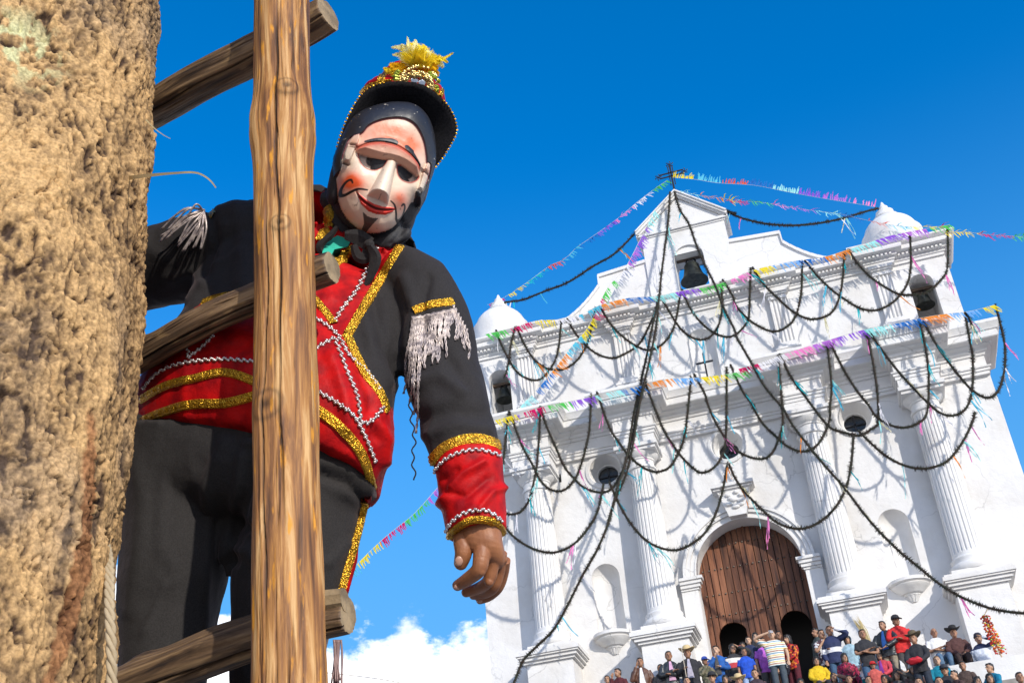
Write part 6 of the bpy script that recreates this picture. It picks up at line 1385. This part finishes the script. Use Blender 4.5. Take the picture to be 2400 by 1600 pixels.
ppl = [
 (1423, 1592, 1.45, 0, 'down', .1, 'short', 0, 0, BK, 1, BK, 'boy in dark top at the far left end of the crowd', 0),
 (1448, 1576, 1.6, 0, 'phone', -.5, 'short', 0, 0, cl((.10, .015, .02)), 1, BK, 'person in dark maroon jacket holding a phone to the ear', 1),
 (1500, 1552, 1.68, 0, 'phone', .15, 'short', 0, 0, cl((.11, .045, .025), .5), 1, BK, 'man in brown leather jacket and white shirt with hand at his face', 1),
 (1548, 1566, 1.6, 0, 'down', .3, 'short', 0, 0, BK, 1, BK, 'person in dark jacket half hidden left of the man with crossed leather sleeves', 1),
 (1567, 1537, 1.7, 0, 'crossed', .25, 'short', 0, 0, cl((.03, .035, .04), .4), 1, BK, 'man in black leather jacket with crossed arms below the left door pedestal', 1),
 (1611, 1531, 1.7, 0, 'hold', .1, 'short', 'cowboy', STRAWH, BK, 1, BK, 'man in straw cowboy hat and dark jacket holding a thin cane', 1),
 (1652, 1549, 1.25, 0, 'chin', .5, 'short', 'cap', cl((.03, .08, .40)), CAMO, 1, BK, 'child in blue cap and camouflage jacket', 1),
 (1678, 1524, 1.75, 0, 'chin', -.1, 'short', 0, 0, cl((.02, .12, .42)), 1, cl((.35, .33, .30)), 'young man in blue vest with white sleeves, hand at his chin', 2),
 (1669, 1588, 1.65, 0, 'down', 0, 'short', 'cap', BK, BR, 1, BK, 'man in dark cap in front of the blue-vested young man', 0),
 (1717, 1520, 1.6, 0, 'shade', .3, 'long', 0, 0, SWEAT, 1, BK, 'girl in black, white and red banded sweater shading her eyes', 0),
 (1741, 1513, 1.45, 0, 'down', 0, 'long', 0, 0, BR, 1, BK, 'girl whose face peeks out behind the boy in royal blue', 0),
 (1744, 1528, 1.40, 0, 'down', .2, 'short', 0, 0, cl((.01, .08, .55)), 0, cl((.3, .4, .6)), 'boy in royal blue tee over long white sleeves', 1),
 (1754, 1501, 1.55, 0, 'down', 0, 'short', 0, 0, NV, 1, BK, 'boy in navy hoodie standing before the left wicket door', 2),
 (1770, 1492, 1.6, 0, 'face', .1, 'long', 0, 0, BK, 1, BK, 'girl in dark top with hand at her mouth by the door', 2),
 (1787, 1505, 1.55, 0, 'down', .3, 'short', 0, 0, cl((.48, .12, .55)), 0, GR, 'person in purple vest with a black shoulder strap', 0),
 (1808, 1487, 1.75, 0, 'camera', .1, 'short', 0, 0, STRP, 0, cl((.06, .08, .10)), 'man in striped polo shirt raising a camera to his eye', 2),
 (1824, 1489, 1.65, 0, 'down', .3, 'short', 0, 0, BR, 1, BK, 'face behind the man photographing in a striped polo', 1),
 (1846, 1498, 1.58, 0, 'lap', -.6, 'long', 0, 0, HUIP, 1, cl((.10, .01, .02)), 'woman in bright red woven blouse looking down at her black bag', 0),
 (1769, 1579, 1.6, 0, 'down', 0, 'short', 0, 0, cl((.05, .03, .04)), 1, BK, 'man with short dark hair below the boy in royal blue', 0),
 (1732, 1597, 1.6, 0, 'down', 0, 'short', 'cowboy', STRAWH, GR, 1, BK, 'straw hat wearer at the bottom edge below the banded sweater', 1),
 (1912, 1482, 1.7, 0, 'down', -.9, 'short', 0, 0, cl((.09, .11, .10)), 1, BK, 'man in grey-green jacket in profile beside the right door jamb', 1),
 (1925, 1486, 1.6, 0, 'chin', .3, 'short', 0, 0, pat('print_tee', 'v', [(.05, .04, .05), (.6, .6, .6), (.1, .03, .04)], 22), 0, GR, 'boy in black and white printed tee with hand at his chin', 0),
 (1944, 1478, 1.72, 0, 'shade', .05, 'short', 0, 0, HOODN, 1, JN, 'young man in navy hoodie with white chest panel shading his eyes', 1),
 (1986, 1499, 1.5, 0, 'down', -.1, 'long', 'hood', cl((.28, .42, .50)), cl((.34, .50, .58)), 1, JN, 'child in pale blue hoodie with the hood up', 0),
 (2021, 1486, 1.68, 0, 'crossed', .2, 'short', 0, 0, BK, 0, JN, 'young man in black tee with crossed bare arms', 1),
 (2068, 1466, 1.75, 0, 'lap', -.4, 'short', 0, 0, cl((.03, .035, .04), .5), 1, cl((.3, .25, .18)), 'bearded man in dark jacket and blue shirt holding dry palm leaves', 1),
 (2100, 1455, 1.72, 0, 'crossed', .35, 'short', 'cap', BK, cl((.58, .02, .02)), 1, cl((.06, .05, .05)), 'man in black cap and bright red jacket with crossed arms', 1),
 (2141, 1497, 1.65, 0, 'lap', -.3, 'short', 'cowboy', cl((.12, .09, .05)), BK, 1, cl((.02, .03, .05)), 'man in brown cowboy hat and black jacket with red bag on his lap', 1),
 (1913, 1549, 1.6, 1, 'lap', .2, 'long', 0, 0, cl((.72, .48, .01)), 1, BK, 'woman in bright yellow jumper', 0),
 (1934, 1567, 1.3, 1, 'lap', .1, 'long', 0, 0, cl((.75, .10, .35)), 1, BR, 'girl in pink top in front of the woman in yellow', 0),
 (1954, 1587, 1.55, 1, 'shade', 0, 'long', 0, 0, BR, 1, BK, 'dark-haired woman shading her eyes beside the girl in pink', 0),
 (1979, 1541, 1.6, 1, 'lap', .3, 'long', 0, 0, HUI2, 1, HUI2, 'seated woman in dark crimson patterned blouse', 0),
 (2020, 1547, 1.0, 0, 'face', .2, 'short', 0, 0, cl((.75, .66, .68)), 0, cl((.0, .16, .18)), 'toddler in white tee and teal shorts with hand on the face', 0),
 (2046, 1559, 1.1, 0, 'down', .1, 'short', 'cap', cl((.65, .02, .02)), cl((.55, .10, .08)), 1, GR, 'small child in bright red cap', 1),
 (2062, 1536, 1.6, 1, 'lap', -.3, 'long', 0, 0, cl((.60, .06, .09)), 1, BK, 'smiling seated woman in coral red cardigan over purple blouse', 0),
 (2104, 1528, 1.6, 1, 'lap', .2, 'long', 'beanie', pat('headscarf', 'stripe', [(.6, .4, .3), (.10, .05, .05), (.7, .65, .6)], 30), BK, 1, BK, 'woman in patterned headscarf and dark jacket', 0),
 (2196, 1548, 1.6, 1, 'lap', 0, 'short', 0, 0, cl((.0, .22, .32)), 1, BK, 'fair-haired woman in teal jacket below the man in white tee', 2),
 (2139, 1569, 1.6, 1, 'lap', .1, 'long', 'beanie', cl((.42, .42, .40)), cl((.10, .06, .06)), 1, BK, 'woman in pale grey knitted beanie', 0),
 (2214, 1571, 1.65, 1, 'lap', 0, 'short', 'cap', cl((.03, .04, .06)), BK, 1, BK, 'smiling man in dark cap with pale band', 0),
 (2237, 1581, 1.5, 1, 'lap', -.9, 'short', 0, 0, BR, 1, BK, 'boy in profile beside the smiling man in dark cap', 0),
 (2101, 1582, 1.6, 1, 'shade', .2, 'long', 0, 0, GR, 1, BK, 'long-haired woman with raised arm in front of the headscarf wearer', 0),
 (2320, 1565, 1.6, 1, 'lap', -.9, 'short', 0, 0, cl((.0, .18, .30)), 1, BK, 'woman in blue-teal top looking to the right', 0),
 (2320, 1590, 1.6, 1, 'lap', 0, 'long', 0, 0, BR, 1, BK, 'woman facing front below the one in blue-teal', 0),
 (2291, 1597, 1.6, 1, 'lap', .4, 'long', 0, 0, BK, 1, BK, 'dark head at the bottom edge left of the blue-teal top', 0),
 (2390, 1587, 1.65, 1, 'lap', .1, 'short', 0, 0, BK, 1, BK, 'dark-haired person cut by the right frame edge', 1),
 (2201, 1597, 1.6, 1, 'lap', 0, 'short', 0, 0, BK, 1, BK, 'dark hair top below the woman in teal jacket', 0),
 (1877, 1600, 1.6, 1, 'lap', 0, 'long', 0, 0, cl((.5, .3, .1)), 1, BK, 'head just showing at the bottom edge under the right wicket door', 1),
 (2036, 1594, 1.5, 1, 'lap', .1, 'short', 0, 0, cl((.05, .1, .2)), 1, BK, 'child in dark blue at the bottom edge below the red cap', 0),
 (2072, 1592, 1.55, 1, 'lap', .2, 'long', 0, 0, HUI2, 1, BK, 'woman in patterned blouse at the bottom edge left of the raised arm', 1),
 (2256, 1560, 1.55, 1, 'lap', -.2, 'short', 0, 0, cl((.08, .05, .04)), 1, BK, 'person in brown below the feet of the man in black hat', 1),
 (1700, 1592, 1.5, 0, 'down', .1, 'long', 0, 0, BR, 1, BK, 'girl at the bottom edge right of the dark cap', 0),
 (1990, 1592, 1.5, 1, 'lap', -.1, 'short', 0, 0, cl((.3, .32, .34)), 1, BK, 'person in grey at the bottom edge below the crimson blouse', 1),
 (1610, 1596, 1.5, 0, 'down', .1, 'short', 0, 0, GR, 1, BK, 'boy in grey at the bottom edge below the straw cowboy hat', 0),
 (2153, 1599, 1.6, 1, 'lap', 0, 'short', 0, 0, GR, 1, BK, 'dark hair top below the grey beanie', 0),
]
made = {}
for r in ppl:
    px, py, H, sit, arms, yaw, hk, hatk, hatm, top, lg, bt, lab, skn = r
    fr_ = {1500: WH, 1567: cl((.6, .35, .5)), 1611: cl((.45, .42, .5)), 1678: GR, 2068: cl((.02, .10, .35)), 2062: cl((.28, .05, .35)), 2104: WH}.get(px)
    made[px, py] = person(px, py, H, bool(sit), arms, yaw, hk, hatk or None, hatm or None, top, bool(lg), bt, lab, skn, front=fr_, hairm=HAIRB if px == 2196 else None, build=1.12 if px in (1808, 1611, 2068, 2100) else .94, Y={1808: 30.6, 1824: 32.0, 1741: 31.9, 1754: 31.5, 1770: 31.7, 1787: 31.2, 1846: 31.0, 1912: 32.0, 1925: 31.5}.get(px))
# the two men sitting on the plinth ledge and the one leaning beside them
made['w'] = person(2189, 1483, 1.72, True, 'crossed', .15, 'bald', None, None, WH, False, cl((.10, .18, .28)), 'grey-haired man in white tee with crossed arms sitting on the ledge', 1, Y=31.45, hairm=HAIRG, build=1.12)
made['c'] = person(2235, 1483, 1.72, True, 'lap', .1, 'short', 'cowboy', cl((.015, .014, .016)), cl((.09, .035, .03)), True, cl((.045, .025, .02)), 'man in black cowboy hat and brown shirt sitting on the ledge', 1, Y=31.35)
made['b'] = person(2293, 1497, 1.70, False, 'shade', -.2, 'short', 'beanie', cl((.03, .03, .05)), pat('white_navy_hoodie', 'stripe', [(.62, .66, .72), (.62, .66, .72), (.62, .66, .72), (.02, .03, .08)], 1.35), True, JN, 'young man in dark beanie and white-navy hoodie leaning on the right pedestal', 0, Y=31.0)
def inhand(key, z, x=0, y=-.3):
    e, F, sc = made[key]; return e.location + Matrix.Rotation(e.rotation_euler.z, 3, 'Z') @ (Vector((x, y, z)) * sc)
b = MB(); q = inhand((1611, 1531), 1.12, -.10, -.34); b.tube([q + Vector((0, 0, .55)), q + Vector((.01, 0, -.9))], .011, 7); b.obj('cane', mat('cane_wood', (.5, .42, .32), .5), None, True, label='thin pale cane held by the man in the straw cowboy hat', cat='cane')
b = MB(); q = inhand((1808, 1487), 1.555, -.01, -.20); b.box(q.x - .05, q.x + .05, q.y - .02, q.y + .02, q.z - .03, q.z + .035); b.tube([q + Vector((0, -.02, 0)), q + Vector((0, -.055, 0))], .024, 12); b.obj('camera_body', mat('camera_silver', (.55, .55, .58), .3, metal=.6), None, label='small silver camera held up by the man in striped polo', cat='camera')
def blob(name, c, rx, ry, rz, m_, lab, cat, amp=.3):
    b = MB(); b.ell(c, rx, ry, rz, 20, 14); me = b.mesh(name, True); co, no = nv(me); h = (fbm(co * 14, 3) - .5) * amp * rx * 2; me.vertices.foreach_set('co', (co + no * h[:, None]).astype(np.float32).ravel()); me.update(); link(name, me, None, [m_], lab, cat)
blob('plastic_bag', inhand((1846, 1498), .80, .0, -.33), .13, .10, .20, mat('black_plastic', (.02, .02, .03), .2, bump=[('n', 20, .8, .02)]), 'shiny black plastic bag held by the woman in red', 'bag', .5)
blob('bag', inhand((2141, 1497), .99, .0, -.40), .17, .10, .07, mat('red_bag', (.45, .01, .02), .6), 'red bag held by the man in the brown cowboy hat', 'bag')
b = MB(); q = inhand((2068, 1466), 1.05, -.20, -.34)
for k in range(26):
    d = Vector((-.30 + .18 * (rnd() - .5), -.05 * rnd(), .75 + .15 * rnd())); s = Vector((.012, .004, .004)); m_ = q + d * .5 + Vector((.10 * (rnd() - .5), .03 * rnd(), 0)); t_ = q + d * (.8 + .25 * rnd()); b.add([q - s * .5 - Vector((0, 0, .2)), q + s * .5 - Vector((0, 0, .2)), m_ + s, m_ - s, t_], [(0, 1, 2, 3), (3, 2, 4)])
b.obj('palm_leaves', mat('dry_palm', (.42, .33, .15), .8), None, label='bundle of dry palm leaves held by the bearded man', cat='palm leaves')
# tall stick covered with little candy-coloured toys
Q0 = onY(2372, 1600, 30.2); Q1 = onY(2352, 1548, 30.2); Q2 = onY(2345, 1530, 30.2); Q3 = onY(2306, 1442, 30.2); Q4 = onY(2316, 1424, 30.2)
st = empty('toy_stick', Q0, 'tall vendor\'s stick covered with red, orange and yellow trinkets at the right', 'vendor stick')
b = MB(); b.tube([Q0 - Q0 + Vector((.1, 0, -1.0)), Vector((0, 0, 0)), Q1 - Q0, Q3 - Q0, Q4 - Q0], .018, 8); b.obj('stick', mat('stick_wood', (.45, .33, .2), .7), st, True)
TR = [mat('toy_' + n_, c, .4) for n_, c in (('red', (.62, .03, .015)), ('orange', (.80, .16, .02)), ('yellow', (.80, .55, .02)), ('lime', (.30, .60, .05)), ('dark', (.12, .02, .02)))]
tms = []
for m_ in TR:
    b = MB(); b.ell((0, 0, 0), .017, .017, .027, 8, 6); me = b.mesh('trinket', True); me.materials.append(m_); tms.append(me)
for k in range(290):
    t = rnd() ** .9; c = Q2.lerp(Q3, t) - Q0; w = .15 * (1 - .25 * t) * (1 if t < .97 else .7); a = rnd() * 6.28; rr = w * math.sqrt(rnd())
    o = link('trinket', random.choices(tms, (9, 6, 2.5, 1, 2))[0], st); o.location = c + Vector((math.cos(a) * rr, math.sin(a) * rr, .05 * (rnd() - .5))); o.rotation_euler = (rnd() * 3, rnd() * 3, rnd() * 3)
# sheet of small print and belt details are too small to show; thin overhead wires low in the sky
b = MB(); b.tube(catmull([onY(760, 1575, 60), onY(900, 1592, 60), onY(1060, 1625, 60)], 8), .02, 5); b.obj('overhead_wire', IRON, None, label='thin overhead wire crossing the clouds at the bottom', cat='wire')
